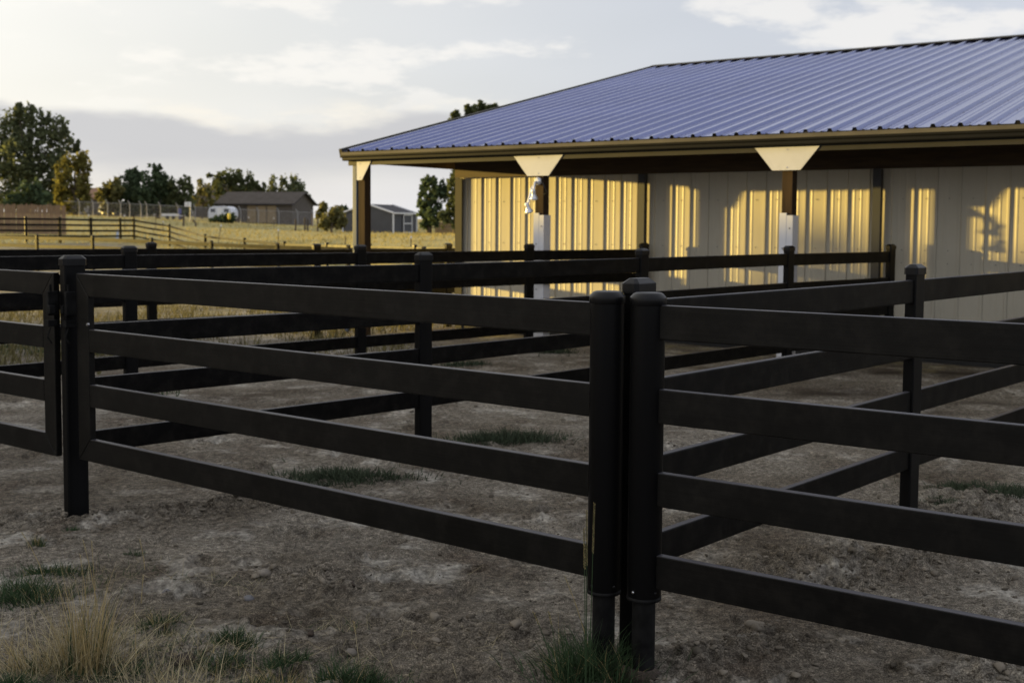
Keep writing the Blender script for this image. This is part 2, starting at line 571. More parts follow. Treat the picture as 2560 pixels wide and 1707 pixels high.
def round_rect(w, h, r_, n=3):
    out = []
    for cx, cy, a0 in ((w / 2 - r_, h / 2 - r_, 0), (-w / 2 + r_, h / 2 - r_, 90), (-w / 2 + r_, -h / 2 + r_, 180), (w / 2 - r_, -h / 2 + r_, 270)):
        for i in range(n + 1):
            a = R(a0 + 90 * i / n)
            out.append((cx + r_ * math.cos(a), cy + r_ * math.sin(a)))
    return out


# ------------------------------------------------------------------ the ground, one sheet
def steps(segs):
    out = []
    for a, b, d in segs:
        n = max(1, int(round((b - a) / d)))
        out += list(np.linspace(a, b, n, endpoint=False))
    out.append(segs[-1][1])
    return np.array(out)


gx = steps([(-900, -300, 60), (-300, -80, 12), (-80, -30, 2.5), (-30, -10, .6), (-10, -4, .12), (-4, -2.4, .04), (-2.4, 2.6, .0135), (2.6, 4, .04), (4, 9, .12),
            (9, 30, .8), (30, 120, 6), (120, 900, 60)])
gy = steps([(-300, -60, 30), (-60, -5, 5), (-5, 2.5, .5), (2.5, 5.6, .0135), (5.6, 8, .03), (8, 12, .07), (12, 22, .2), (22, 60, 1.0), (60, 200, 3.5), (200, 500, 15), (500, 2500, 100)])
GX, GY = np.meshgrid(gx, gy)
GZ = terrain(GX, GY) + relief(GX, GY)
nxg, nyg = len(gx), len(gy)
idx = np.arange(nxg * nyg).reshape(nyg, nxg)
gfaces = np.stack([idx[:-1, :-1].ravel(), idx[:-1, 1:].ravel(), idx[1:, 1:].ravel(), idx[1:, :-1].ravel()], -1)


def ground_material():
    m = bpy.data.materials.new('pen_dirt_and_field')
    m.use_nodes = True
    nt = m.node_tree
    N, L = nt.nodes, nt.links
    b = N['Principled BSDF']
    b.inputs['Roughness'].default_value = 0.95
    b.inputs['Specular IOR Level'].default_value = 0.15
    t = N.new('ShaderNodeTexCoord')

    def noise(scale, detail=6, rough=.6, vec=None):
        n = N.new('ShaderNodeTexNoise')
        n.inputs['Scale'].default_value, n.inputs['Detail'].default_value, n.inputs['Roughness'].default_value = scale, detail, rough
        L.new(vec or t.outputs['Object'], n.inputs['Vector'])
        return n.outputs['Fac']

    def ramp(v, stops):
        r = N.new('ShaderNodeValToRGB')
        e = r.color_ramp.elements
        e[0].position, e[0].color = stops[0][0], (*stops[0][1], 1)
        e[1].position, e[1].color = stops[-1][0], (*stops[-1][1], 1)
        for p, c in stops[1:-1]:
            q = e.new(p)
            q.color = (*c, 1)
        L.new(v, r.inputs[0])
        return r.outputs[0]

    def mix(f, a, c, blend='MIX'):
        x = N.new('ShaderNodeMix')
        x.data_type, x.blend_type = 'RGBA', blend
        for s, v in ((x.inputs[0], f), (x.inputs[6], a), (x.inputs[7], c)):
            if isinstance(v, (int, float)):
                s.default_value = v
            elif isinstance(v, tuple):
                s.default_value = (*v, 1)
            else:
                L.new(v, s)
        return x.outputs[2]
    g1, g2 = (0.188, 0.167, 0.135), (0.32, 0.294, 0.246)
    dirt = ramp(noise(1.3, 8, .62), [(.30, (0.130, 0.105, 0.080)), (.46, g1), (.60, (0.240, 0.216, 0.178)), (.74, g2)])
    fine = ramp(noise(26, 8, .7), [(.33, (.38, .37, .36)), (.5, (.95, .95, .95)), (.66, (1.75, 1.73, 1.70))])
    dirt = mix(1.0, dirt, fine, 'MULTIPLY')
    speck = ramp(noise(140, 3, .6), [(.38, (.50, .48, .46)), (.52, (1, 1, 1)), (.64, (1.7, 1.68, 1.64))])
    dirt = mix(1.0, dirt, speck, 'MULTIPLY')
    pale = ramp(noise(2.1, 7, .66), [(.53, (0, 0, 0)), (.66, (1, 1, 1))])
    dirt = mix(pale, dirt, mix(1.0, (0.42, 0.395, 0.345), fine, 'MULTIPLY'))
    broad = ramp(noise(.55, 5, .6), [(.36, (.62, .58, .53)), (.56, (1.05, 1.05, 1.05))])
    dirt = mix(1.0, dirt, broad, 'MULTIPLY')
    # dark crumbs and bits of old manure lying in loose groups
    vo = N.new('ShaderNodeTexVoronoi')
    vo.inputs['Scale'].default_value = 13.0
    wv = N.new('ShaderNodeVectorMath'); wv.operation = 'MULTIPLY_ADD'
    nv = N.new('ShaderNodeTexNoise'); nv.inputs['Scale'].default_value = 25.0
    L.new(t.outputs['Object'], nv.inputs['Vector'])
    wv.inputs[1].default_value = (.09, .09, .09)
    L.new(nv.outputs['Color'], wv.inputs[0]); L.new(t.outputs['Object'], wv.inputs[2])
    L.new(wv.outputs[0], vo.inputs['Vector'])
    spot = ramp(vo.outputs['Distance'], [(.16, (1, 1, 1)), (.30, (0, 0, 0))])
    grp = ramp(noise(1.7, 5, .65), [(.50, (0, 0, 0)), (.62, (.85, .85, .85))])
    dirt = mix(mix(1.0, spot, grp, 'MULTIPLY'), dirt, (0.062, 0.048, 0.036))
    wet = N.new('ShaderNodeAttribute')
    wet.attribute_name = 'damp'
    dirt = mix(wet.outputs['Fac'], dirt, (0.036, 0.026, 0.018))
    at_ = N.new('ShaderNodeAttribute')
    at_.attribute_name = 'dry'
    gold = ramp(noise(.35, 7, .65), [(.30, (0.29, 0.245, 0.095)), (.5, (0.40, 0.340, 0.145)), (.68, (0.34, 0.31, 0.15))])
    mp = N.new('ShaderNodeMapping')
    mp.inputs['Scale'].default_value = (.25, 1, 1)
    L.new(t.outputs['Object'], mp.inputs[0])
    tuft = ramp(noise(1.1, 6, .7, mp.outputs[0]), [(.36, (.80, .81, .80)), (.52, (1, 1, 1)), (.66, (1.14, 1.12, 1.08))])
    gold = mix(1.0, gold, tuft, 'MULTIPLY')
    brk = ramp(noise(1.8, 7, .7), [(.35, (0, 0, 0)), (.65, (1, 1, 1))])
    x = N.new('ShaderNodeMath'); x.operation = 'MULTIPLY_ADD'
    L.new(at_.outputs['Fac'], x.inputs[0]); x.inputs[1].default_value = 2.0; x.inputs[2].default_value = -1.0
    y = N.new('ShaderNodeMath'); y.operation = 'ADD'; y.use_clamp = True
    L.new(x.outputs[0], y.inputs[0]); L.new(brk, y.inputs[1])
    col = mix(y.outputs[0], dirt, gold)
    L.new(col, b.inputs['Base Color'])
    bp = N.new('ShaderNodeBump')
    bp.inputs['Strength'].default_value, bp.inputs['Distance'].default_value = 1.0, 0.035
    L.new(noise(30, 9, .72), bp.inputs['Height'])
    L.new(bp.outputs[0], b.inputs['Normal'])
    return m


ground = fast_mesh('ground', np.stack([GX.ravel(), GY.ravel(), GZ.ravel()], -1), gfaces, ground_material(), smooth=True)
ground['kind'] = 'structure'
yy, xx = GY.ravel(), GX.ravel()
far_line = np.interp(xx, [-60, -28.7, -24.8, -17.6, -13.8, -10.6, -3.7, 6, 30], [66, 70, 77, 68, 61, 55, 45, 41, 41])
dry = np.clip((yy - far_line + 1.5) / 4, 0, 1)
mid = np.clip((yy + 0.62 * xx - 15.5) / 4, 0, 1) * 0.38
mid = np.where(xx * .59 + yy * .806 > 15.8, np.clip((-.3 - (xx * .806 - (yy - 20.5) * .59 + .85 * .806)) / 2, 0, 1) * .38, mid)
dry = np.maximum(dry, np.where(yy > 14, mid, 0))
dry = np.maximum(dry, np.clip((np.abs(xx) - 45) / 20, 0, 1))
ground.data.attributes.new('dry', 'FLOAT', 'POINT').data.foreach_set('value', dry.astype(np.float32))
damp = np.zeros(len(xx))
for px, py, lx, ly, s in ((2080, 985, .75, .28, .85), (2230, 945, .9, .25, .9), (2400, 945, .7, .25, .8), (2480, 1010, .6, .2, .6), (2330, 1030, .5, .2, .6), (1420, 872, .9, .4, .3)):
    c = on_ground(px, py)
    damp += s * np.exp(-((xx - c[0]) / lx) ** 2 - ((yy - c[1]) / ly) ** 2)
damp *= np.clip(.8 + 1.6 * vnoise(xx * 4, yy * 7, 21), 0, 1.2)
ground.data.attributes.new('damp', 'FLOAT', 'POINT').data.foreach_set('value', np.clip(damp, 0, 1).astype(np.float32))

# ------------------------------------------------------------------ fences and gates
RAIL_TOPS = (1.50, 1.158, 0.816, 0.474)
RAIL_H, RAIL_T = 0.14, 0.042
RAIL_PROF = round_rect(RAIL_T, RAIL_H, .007)


def orient(o, a, b):
    """place object so its local x runs from a to b"""
    a, b = Vector(a), Vector(b)
    d = (b - a).normalized()
    up = Vector((0, 0, 1))
    y = up.cross(d).normalized()
    z = d.cross(y)
    o.matrix_local = Matrix(((d.x, y.x, z.x, a.x), (d.y, y.y, z.y, a.y), (d.z, y.z, z.z, a.z), (0, 0, 0, 1)))


def rail_obj(a, b, parent, h=RAIL_H, prof=None, mat=None, name='rail'):
    """a, b: centre line ends"""
    mb = MB()
    L_ = (Vector(b) - Vector(a)).length
    mb.extrude(prof or RAIL_PROF, (0, 0, 0), (L_, 0, 0), caps=True)
    o = mb.build(name, mat or M['rail'], parent)
    for p in o.data.polygons:
        p.use_smooth = False
    orient(o, a, b)
    return o


def post_mesh(w, t, h):
    mb = MB()
    mb.extrude(round_rect(t, w, .010, 3), (0, 0, 0), (0, 0, h), up=(1, 0, 0))
    return mb


def cap_mesh(w, t):
    """flat-topped cap with chamfered sides; long side along local x"""
    mb = MB()
    e = .009
    A, B, c = w / 2 + e, t / 2 + e, .016

    def ring(s, z):
        a, b = A * 1 - s, B * 1 - s
        cc = max(.004, c - s * .3)
        return [(a, b - cc, z), (a - cc, b, z), (-a + cc, b, z), (-a, b - cc, z), (-a, -b + cc, z), (-a + cc, -b, z), (a - cc, -b, z), (a, -b + cc, z)]
    rings = [ring(0, -.040), ring(0, 0), ring(.003, .004), ring(.024, .022), ring(.027, .023)]
    vs = [p for r_ in rings for p in r_]
    fs = [(i * 8 + k, i * 8 + (k + 1) % 8, (i + 1) * 8 + (k + 1) % 8, (i + 1) * 8 + k) for i in range(len(rings) - 1) for k in range(8)]
    fs += [tuple(range(7, -1, -1)), tuple(range(32, 40))]
    mb.add(vs, fs)
    return mb


_cache = {}


def shared(key, fn):
    if key not in _cache:
        _cache[key] = fn()
    return _cache[key]


def fence(label, posts, group, w=.14, t=.07, tops=RAIL_TOPS, ext=None, rails_h=RAIL_H, drop=None, caps=True):
    """posts: (x, y, ztop of cap); rails run between neighbours; local frame = world shifted to first post"""
    x0, y0 = posts[0][:2]
    z0 = tz(x0, y0)
    root = thing('rail_fence', label, 'fence', (x0, y0, z0), 0, group)
    prof = round_rect(RAIL_T, rails_h, .007)
    for i, (x, y, zt) in enumerate(posts):
        a = posts[max(i - 1, 0)]
        b = posts[min(i + 1, len(posts) - 1)]
        ang = math.atan2(b[1] - a[1], b[0] - a[0])
        zb = gz(x, y) - .15
        h = zt - .023 - zb
        mb = MB()
        mb.extrude(round_rect(w, t, .010, 3), (0, 0, 0), (0, 0, h), up=(0, 1, 0))
        p = mb.build('post', M['post'], root)
        p.location = (x - x0, y - y0, zb - z0)
        p.rotation_euler = (0, 0, ang)
        if caps:
            me = shared(('cap', w, t), lambda: cap_mesh(w, t).build('post_cap', M['cap']))
            if me.parent is None:
                c = me
            else:
                c = me.copy()
                COL.objects.link(c)
            c.parent = p
            c.location = (0, 0, h)
    pts = list(posts)
    for i in range(len(pts) - 1):
        (xa, ya, za), (xb, yb, zb) = pts[i], pts[i + 1]
        for k, rt in enumerate(tops):
            off = rt - 1.595 - rails_h / 2
            e = Vector((xb - xa, yb - ya, 0)).normalized() * (w / 2 - .02)
            rail_obj((xa - x0 + e.x, ya - y0 + e.y, za + off - z0 + random.uniform(-.002, .002)),
                     (xb - x0 - e.x, yb - y0 - e.y, zb + off - z0 + random.uniform(-.002, .002)), root, prof=prof)
    return root


PEN = 'black rail fences around the pens'
fA = [(-2.762, 7.56, 1.61), (-.72, 9.773, 1.592), (1.299, 12.04, 1.594), (3.276, 14.265, 1.596), (4.98, 15.86, 1.60)]
fence('black four-rail pen fence running from the left gate post back to the barn wall', fA, PEN)
fB = [(.539, 5.102, 1.599), (2.475, 7.39, 1.597), (4.44, 9.68, 1.60), (6.40, 11.95, 1.60), (8.2, 13.9, 1.60)]
fence('black four-rail pen fence running back and right from behind the twin gate poles', fB, PEN)
fC = [(-8.1, 7.6, 1.59), (-6.0, 9.98, 1.585), (-3.923, 12.336, 1.579), (-1.855, 14.704, 1.565), (.238, 17.0, 1.555), (1.98, 18.12, 1.56)]
fence('black four-rail pen fence crossing behind the left pen to the sunlit barn wall', fC, PEN)
fD = [(-9.2, 12.9, 1.56), (-7.23, 15.2, 1.55), (-5.245, 17.5, 1.534), (-3.221, 19.803, 1.489), (-1.176, 22.132, 1.475), (.85, 24.45, 1.47)]
fence('farthest black pen fence passing outside the barn corner post', fD, PEN)
# fence M, parallel to the gates, out in the dirt beyond the pens
mpost = []
for px, Y, yt in ((-190, 55.3, 579), (-50, 53.4, 582), (92, 51.5, 586), (231, 49.6, 588), (378, 47.7, 594), (528, 45.8, 601), (693, 43.9, 607), (871, 42.0, 612), (1060, 40.2, 616), (1262, 38.5, 619)):
    p = at(px, yt, Y)
    mpost.append((p[0], p[1], p[2]))
fence('grey-black rail fence standing in the dirt just beyond the pens', mpost, 'black fences out in the paddocks', w=.12, t=.10)
fpost = []
for px, Y, yt in ((-120, 70, 538), (-25, 70.5, 540), (64, 71, 541), (149, 73, 542), (227, 76, 544), (300, 78.5, 545), (334, 79, 545), (423, 76, 560), (513, 69, 585), (611, 62, 594.6),
                  (711, 56, 603.5), (817, 52, 606), (924, 49, 608.5), (1037, 46, 611.5), (1160, 43.5, 614)):
    p = at(px, yt, Y)
    fpost.append((p[0], p[1], p[2]))
fence('thin dark paddock fence that climbs the rise and dips along the golden field', fpost, 'black fences out in the paddocks', w=.13, t=.13, rails_h=.12)

# --- gates
GATES = 'black pen gates'
gd = Vector((.78, -.625, 0)).normalized()


def poly_prism(pts, t, mat, name, parent, bevel=.005):
    """pts: (x, z) outline counter-clockwise seen from the front (-y); thickness t around y=0"""
    mb = MB()
    n = len(pts)
    vs = [(x, -t / 2, z) for x, z in pts] + [(x, t / 2, z) for x, z in pts]
    fs = [tuple(range(n)), tuple(range(2 * n - 1, n - 1, -1))] + [(i, n + i, n + (i + 1) % n, (i + 1) % n) for i in range(n)]
    mb.add(vs, fs)
    return mb.build(name, mat, parent, bevel=bevel)


ZT = (1.50, 1.158, .816, .474)


def gate(label, origin, d, length, left_end, right_end):
    ang = math.atan2(d.y, d.x)
    root = thing('gate', label, 'gate', (origin[0], origin[1], 0), ang, GATES)
    sw = .134
    z1, z0 = 1.50, .334
    for k, zt in enumerate(ZT):
        xl, xr = (0.0, length)
        zb = zt - .14
        xa, xb = (sw if left_end == 'stile' else 0), (length - sw if right_end == 'stile' else length)
        if k == 0:
            pts = [(xa, zb), (xb, zb), (length if right_end == 'stile' else xb, zt), (0 if left_end == 'stile' else xa, zt)]
        elif k == 3:
            pts = [(0 if left_end == 'stile' else xa, zb), (length if right_end == 'stile' else xb, zb), (xb, zt), (xa, zt)]
        else:
            pts = [(xa + .001, zb), (xb - .001, zb), (xb - .001, zt), (xa + .001, zt)]
        o = poly_prism(pts, .042, M['gate'], 'rail', root)
    g = .0015
    if left_end == 'stile':
        poly_prism([(0, z0 + g * 2), (sw - g, z0 + .14 + g), (sw - g, z1 - .14 - g), (0, z1 - g * 2)], .041, M['gate'], 'stile', root)
    if right_end == 'stile':
        poly_prism([(length, z0 + g * 2), (length, z1 - g * 2), (length - sw + g, z1 - .14 - g), (length - sw + g, z0 + .14 + g)], .041, M['gate'], 'stile', root)
    return root


def sleeve(root, x, y=0.0, bright=False):
    """round hinge sleeve with cap, collar and screws, in gate coordinates"""
    mb = MB()
    mb.lathe([(.0665, .292), (.0705, .296), (.0705, 1.50)], 40)
    s = mb.build('hinge_sleeve', M['post'], root)
    s.location = (x, y, 0)
    mb = MB()
    mb.lathe([(.0725, 1.498), (.0755, 1.500), (.0755, 1.526), (.074, 1.530), (.060, 1.545), (.050, 1.549), (.010, 1.549)], 40)
    mb.build('sleeve_cap', M['cap'], s)
    mb = MB()
    mb.lathe([(.060, .276), (.0715, .277), (.0725, .283), (.0715, .292), (.060, .293)], 40)
    mb.build('collar', M['pipe'], s)
    for a in (-100, -20, 60, 150):
        m2 = MB()
        a = R(a)
        c, n = math.cos(a), math.sin(a)
        m2.tube([(c * .069, n * .069, .318), (c * .0735, n * .0735, .318), (c * .0755, n * .0755, .318)], [.0062, .0062, .003], 10)
        m2.build('screw', M['steel'] if bright and abs(c + .17) < .05 else M['cap'], s)
    return s


def latch(root, x, y, flip=1):
    mb = MB()
    mb.box(x - .012, x + .012, y - .05, y + .02, 1.235, 1.385)
    l_ = mb.build('latch', M['pipe'], root, bevel=.004)
    mb = MB()
    mb.box(x - .030 * flip - .014, x - .030 * flip + .014, y - .060, y - .02, 1.25, 1.30)
    mb.box(x - .004, x + .004, y - .035, y - .02, 1.38, 1.43)
    mb.build('catch', M['pipe'], l_, bevel=.003)
    mb = MB()
    mb.box(x - .03, x + .015, y - .055, y + .01, 1.165, 1.205)
    mb.tube([(x, y - .03, 1.16), (x - .005, y - .05, 1.10), (x + .01, y - .03, 1.06)], .006, 6)
    mb.build('lever', M['pipe'], l_, bevel=.003)


PL, PR = Vector((.396, 4.99, 0)), Vector((.556, 4.905, 0))
g1 = Vector((-2.697, 7.488, 0))
gv = (PL - g1)
glen = gv.length
gA = gate('long black four-rail gate across the left pen, its round end against the twin poles', g1, gv.normalized(), glen - .062, 'stile', 'pole')
sleeve(gA, glen)
latch(gA, -.045, -.02)
mb = MB(); mb.tube([(.128, -.03, 1.19), (.128, -.018, 1.19)], [.009, .012], 10); mb.build('bolt', M['steel'], gA)
g2d = Vector((1.722 - .62, 4.036 - 4.845, 0)).normalized()
gB = gate('black four-rail gate hinged on the right twin pole and running out of the right edge', PR + g2d * .0, g2d, 3.6, 'pole', 'stile')
sleeve(gB, 0, bright=True)
g0e = Vector((-2.868, 7.57, 0))
g0 = g0e - gd * 3.6
gC = gate('black four-rail gate cut by the left edge, meeting the square latch post', g0, gd, 3.6, 'stile', 'stile')
latch(gC, 3.625, -.03, -1)
for lab, P in (('left one of the two round black hinge pipes in the grass tuft', PL), ('right one of the two round black hinge pipes, nearest to the viewer', PR)):
    t_ = thing('hinge_pipe', lab, 'pipe post', (P.x, P.y, 0), 0, 'round hinge pipes of the pen gates')
    mb = MB(); mb.lathe([(.048, -.25), (.048, 1.48)], 32); mb.build('pipe', M['pipe'], t_)
    mb = MB(); mb.lathe([(.060, -.12), (.075, -.04), (.062, -.02), (.048, -.012)], 20); mb.build('footing', M['dung'], t_)

# ------------------------------------------------------------------ barn
BX, BY, BPHI = -2.416, 19.356, .633
BZ = 0.0
barn = thing('barn', 'long low barn with ribbed blue-grey metal roof, open porch and tan metal wall', 'barn', (BX, BY, BZ), -BPHI)
BA = np.array([math.cos(BPHI), -math.sin(BPHI), 0]); BN = np.array([math.sin(BPHI), math.cos(BPHI), 0])
XE, XL = 18.2, -.218
YE, ZE, YR, ZR = -.20, 2.97, 9.75, 5.367
SL = (ZR - ZE) / (YR - YE)
WY, WX = 1.888, .5


def rib_profile(width, pitch, h, minor, base=.085, top=.03):
    pts = [(0.0, 0.0)]
    n = int(round(width / pitch))
    for i in range(n):
        c = (i + .5) * pitch
        pts += [(c - base / 2, 0), (c - top / 2, h), (c + top / 2, h), (c + base / 2, 0)]
        for q in (.34, .66):
            m = c + pitch * q
            if m < width - .02:
                pts += [(m - .018, 0), (m - .010, minor), (m + .010, minor), (m + .018, 0)]
    pts = sorted(pts + [(width, 0.0)], key=lambda p: p[0])
    return pts


RPW, RPP = .915, .305
rp = rib_profile(RPW, RPP, .036, .009, base=.070, top=.038)


def roof_panel_mesh(name, y0, z0, y1, z1, mat):
    up = Vector((0, -(z1 - z0), (y1 - y0))).normalized()
    if up.z < 0:
        up = -up
    vs = []
    for (yy_, zz_) in ((y0, z0), (y1, z1)):
        for x, h in rp:
            vs.append((x, yy_ + up.y * h, zz_ + up.z * h))
    n = len(rp)
    vs += [(x, y - up.y * .004, z - up.z * .004) for x, y, z in vs]
    fs = [(i, i + 1, n + i + 1, n + i) for i in range(n - 1)]
    fs += [(2 * n + i, 3 * n + i, 3 * n + i + 1, 2 * n + i + 1) for i in range(n - 1)]
    fs += [(i, 2 * n + i, 2 * n + i + 1, i + 1) for i in range(n - 1)]
    me = bpy.data.meshes.new(name)
    me.from_pydata(vs, [], fs)
    me.materials.append(mat)
    return me


rme = roof_panel_mesh('roof_panel', YE - .03, ZE - .03 * SL, YR - .02, ZR - .02 * SL, M['roof'])
rme2 = roof_panel_mesh('roof_panel', 2 * YR - YE, ZE, YR + .02, ZR - .02 * SL, M['roof'])
npan = int((XE - XL) / RPW)
for i in range(npan):
    o = link('roof_panel', rme, barn); o.location = (XL + i * RPW + .002 * i * 0, 0, 0)
    o.rotation_euler = (0, 0, 0)
    o2 = link('roof_panel', rme2, barn); o2.location = (XL + i * RPW, 0, 0)
XR_ = XL + npan * RPW
mb = MB()
mb.extrude([(.20, -.045), (.20, -.039), (0, .012), (-.20, -.039), (-.20, -.045), (0, .004)][::-1], (XL - .03, YR, ZR + .045), (XR_ + .03, YR, ZR + .045))
mb.build('ridge_cap', M['trim'], barn)
mb = MB()   # screws along the purlin lines of the roof
nrm = Vector((0, -SL, 1)).normalized()
for k, q in enumerate(np.linspace(.10, 9.6, 13)):
    y = YE + q
    z = ZE + q * SL
    for i in range(npan * 3):
        x = XL + (i + .5) * RPP + .075
        c = Vector((x, y, z)) + nrm * .004
        s = .009
        mb.add([c + Vector((-s, 0, 0)), c + Vector((0, -s, -s * SL)), c + Vector((s, 0, 0)), c + Vector((0, s, s * SL)), c + nrm * .008],
               [(0, 1, 4), (1, 2, 4), (2, 3, 4), (3, 0, 4)])
o = mb.build('roof_screw', M['darktube'], barn); o['kind'] = 'stuff'
mb = MB()   # rake trim
for ys, zs, ye, ze in ((YE - .03, ZE - .01, YR, ZR), (2 * YR - YE + .03, ZE - .01, YR, ZR)):
    mb.extrude([(-.03, -.10), (.03, -.10), (.03, .045), (-.03, .045)], (XL - .03, ys, zs), (XL - .03, ye, ze))
mb.build('rake_trim', M['trim'], barn)
# gutter, drip edge, fascia beam
gp = [(0, 0), (.085, 0), (.095, .012), (.097, .045), (.112, .062), (.115, .085), (.108, .088), (.100, .066), (.086, .05), (.083, .012), (.008, .010), (.006, .10), (0, .10)]
mb = MB()
x0, x1, yb, zb = XL - .02, XR_, YE + .09, 2.818
vs = [(x0, yb - p, zb + q) for p, q in gp] + [(x1, yb - p, zb + q) for p, q in gp]
n = len(gp)
mb.add(vs, [(i, n + i, n + (i + 1) % n, (i + 1) % n) for i in range(n)] + [tuple(range(n)), tuple(range(2 * n - 1, n - 1, -1))])
mb.build('gutter', M['gutter'], barn)
mb = MB()
mb.add([(x0, YE - .034, ZE - .022), (x1, YE - .034, ZE - .022), (x1, YE - .026, ZE - .066), (x0, YE - .026, ZE - .066),
        (x0, YE - .026, ZE - .018), (x1, YE - .026, ZE - .018), (x1, YE - .02, ZE - .066), (x0, YE - .02, ZE - .066)],
       [(0, 3, 2, 1), (4, 5, 6, 7), (0, 1, 5, 4), (3, 7, 6, 2), (0, 4, 7, 3), (1, 2, 6, 5)])
mb.build('drip_edge', M['drip'], barn)
mb = MB()
mb.box(XL + .02, XR_, -.105, -.075, 2.745, 2.93)
mb.build('fascia', M['trim'], barn)
mb = MB()
mb.box(XL + .10, XR_, -.072, .072, 2.755, 2.90)
mb.build('front_beam', M['wood'], barn)
# ceiling liner of the porch, panel by panel
cp = rib_profile(.915, .305, .018, .004)
vs = [(x, .08, 2.90 - h) for x, h in cp] + [(x, WY - .09, 2.90 - h) for x, h in cp]
n = len(cp)
vs += [(x, y, z + .004) for x, y, z in vs]
cme = bpy.data.meshes.new('ceiling_panel')
cme.from_pydata(vs, [], [(i, n + i, n + i + 1, i + 1) for i in range(n - 1)] + [(2 * n + i, 2 * n + i + 1, 3 * n + i + 1, 3 * n + i) for i in range(n - 1)])
cme.materials.append(M['soffit'])
for i in range(19):
    o = link('ceiling_panel', cme, barn); o.location = (.58 + i * .915, 0, 0)
# header over the wall, end beam
mb = MB(); mb.box(WX - .05, XR_ - .1, WY - .085, WY - .045, 2.605, 2.90); mb.build('header_board', M['pine'], barn)
mb = MB(); mb.box(-.09, -.05, -.07, 2 * YR - .1, 2.785, 2.93); mb.build('end_board', M['wood'], barn)
mb = MB(); mb.box(-.05, .575, .075, WY + 12, 2.915, 2.93); mb.build('end_soffit', M['soffit'], barn)
mb = MB()   # gable sheet
ys = [YE + .1, YR, 2 * YR - YE - .1]
zs = [ZE - .02, ZR - .05, ZE - .02]
mb.add([(-.10, ys[0], 2.86), (-.10, ys[2], 2.86), (-.10, ys[2], zs[2]), (-.10, ys[1], zs[1]), (-.10, ys[0], zs[0]),
        (-.095, ys[0], 2.86), (-.095, ys[2], 2.86), (-.095, ys[2], zs[2]), (-.095, ys[1], zs[1]), (-.095, ys[0], zs[0])],
       [(4, 3, 2, 1, 0), (5, 6, 7, 8, 9), (0, 1, 6, 5)])
mb.build('gable_sheet', M['wall'], barn)
# wall panels: ribs stand proud of the sheet towards the porch
BAY = 3.625
WPW = BAY / 4
wp = rib_profile(WPW, WPW / 3, .0185, .0032, base=.044, top=.026)


def wall_panel_mesh(name, h):
    n = len(wp)
    vs = [(x, -d, 0) for x, d in wp] + [(x, -d, h) for x, d in wp]
    vs += [(x, y + .004, z) for x, y, z in vs]
    fs = [(i, i + 1, n + i + 1, n + i) for i in range(n - 1)] + [(2 * n + i, 3 * n + i, 3 * n + i + 1, 2 * n + i + 1) for i in range(n - 1)]
    me = bpy.data.meshes.new(name)
    me.from_pydata(vs, [], fs)
    me.materials.append(M['wall'])
    return me


WZ0 = .10
wme = wall_panel_mesh('wall_panel', 2.52)
for i in range(19):
    o = link('wall_panel', wme, barn); o.location = (WX + i * WPW, WY, WZ0)
for i in range(18):
    o = link('wall_panel', wme, barn); o.location = (WX, WY + (i + 1) * WPW, WZ0); o.rotation_euler = (0, 0, -PI / 2)
mb = MB(); mb.box(WX + 19 * WPW - .05, WX + 19 * WPW, WY, 2 * YR - WY, WZ0, 3.0); mb.build('far_end_wall', M['wall'], barn)
mb = MB(); mb.box(WX, WX + 19 * WPW - .06, 2 * YR - WY - .05, 2 * YR - WY, WZ0, 3.0); mb.build('rear_wall', M['wall'], barn)
mb = MB()
mb.box(WX - .062, WX + .085, WY - .062, WY - .046, WZ0 - .05, 2.60)
mb.box(WX - .062, WX - .046, WY - .046, WY + .10, WZ0 - .05, 2.60)
mb.build('corner_trim', M['trim'], barn)
mb = MB(); mb.box(WX - .03, WX + 19 * WPW, WY - .045, WY - .040, WZ0 - .20, WZ0 + .01); mb.build('base_trim', M['trim'], barn)
for k in (1, 2, 3, 4):
    mb = MB(); mb.box(WX + k * BAY - .055, WX + k * BAY + .055, WY - .135, WY - .045, -.1, 2.60); mb.build('wall_column', M['darktube'], barn)
mb = MB()
for i in range(19 * 3):
    for z in (.55, 1.35, 1.52, 2.2):
        x = WX + i * WPW / 3 + .015
        mb.box(x - .005, x + .005, WY - .012, WY - .003, z - .005, z + .005)
o = mb.build('wall_screw', M['darktube'], barn); o['kind'] = 'stuff'
# porch posts with gussets and white sleeves


def gusset(parent, pts, y):
    mb = MB()
    n = len(pts)
    vs = [(x, y - .004, z) for x, z in pts] + [(x, y + .004, z) for x, z in pts]
    mb.add(vs, [tuple(range(n)), tuple(range(2 * n - 1, n - 1, -1))] + [(i, n + i, n + (i + 1) % n, (i + 1) % n) for i in range(n)])
    for x, z in ((0, 2.77), (0, 2.55)):
        mb.box(x - .008, x + .008, y - .010, y - .004, z - .008, z + .008)
    return mb.build('gusset', M['cream'], parent)


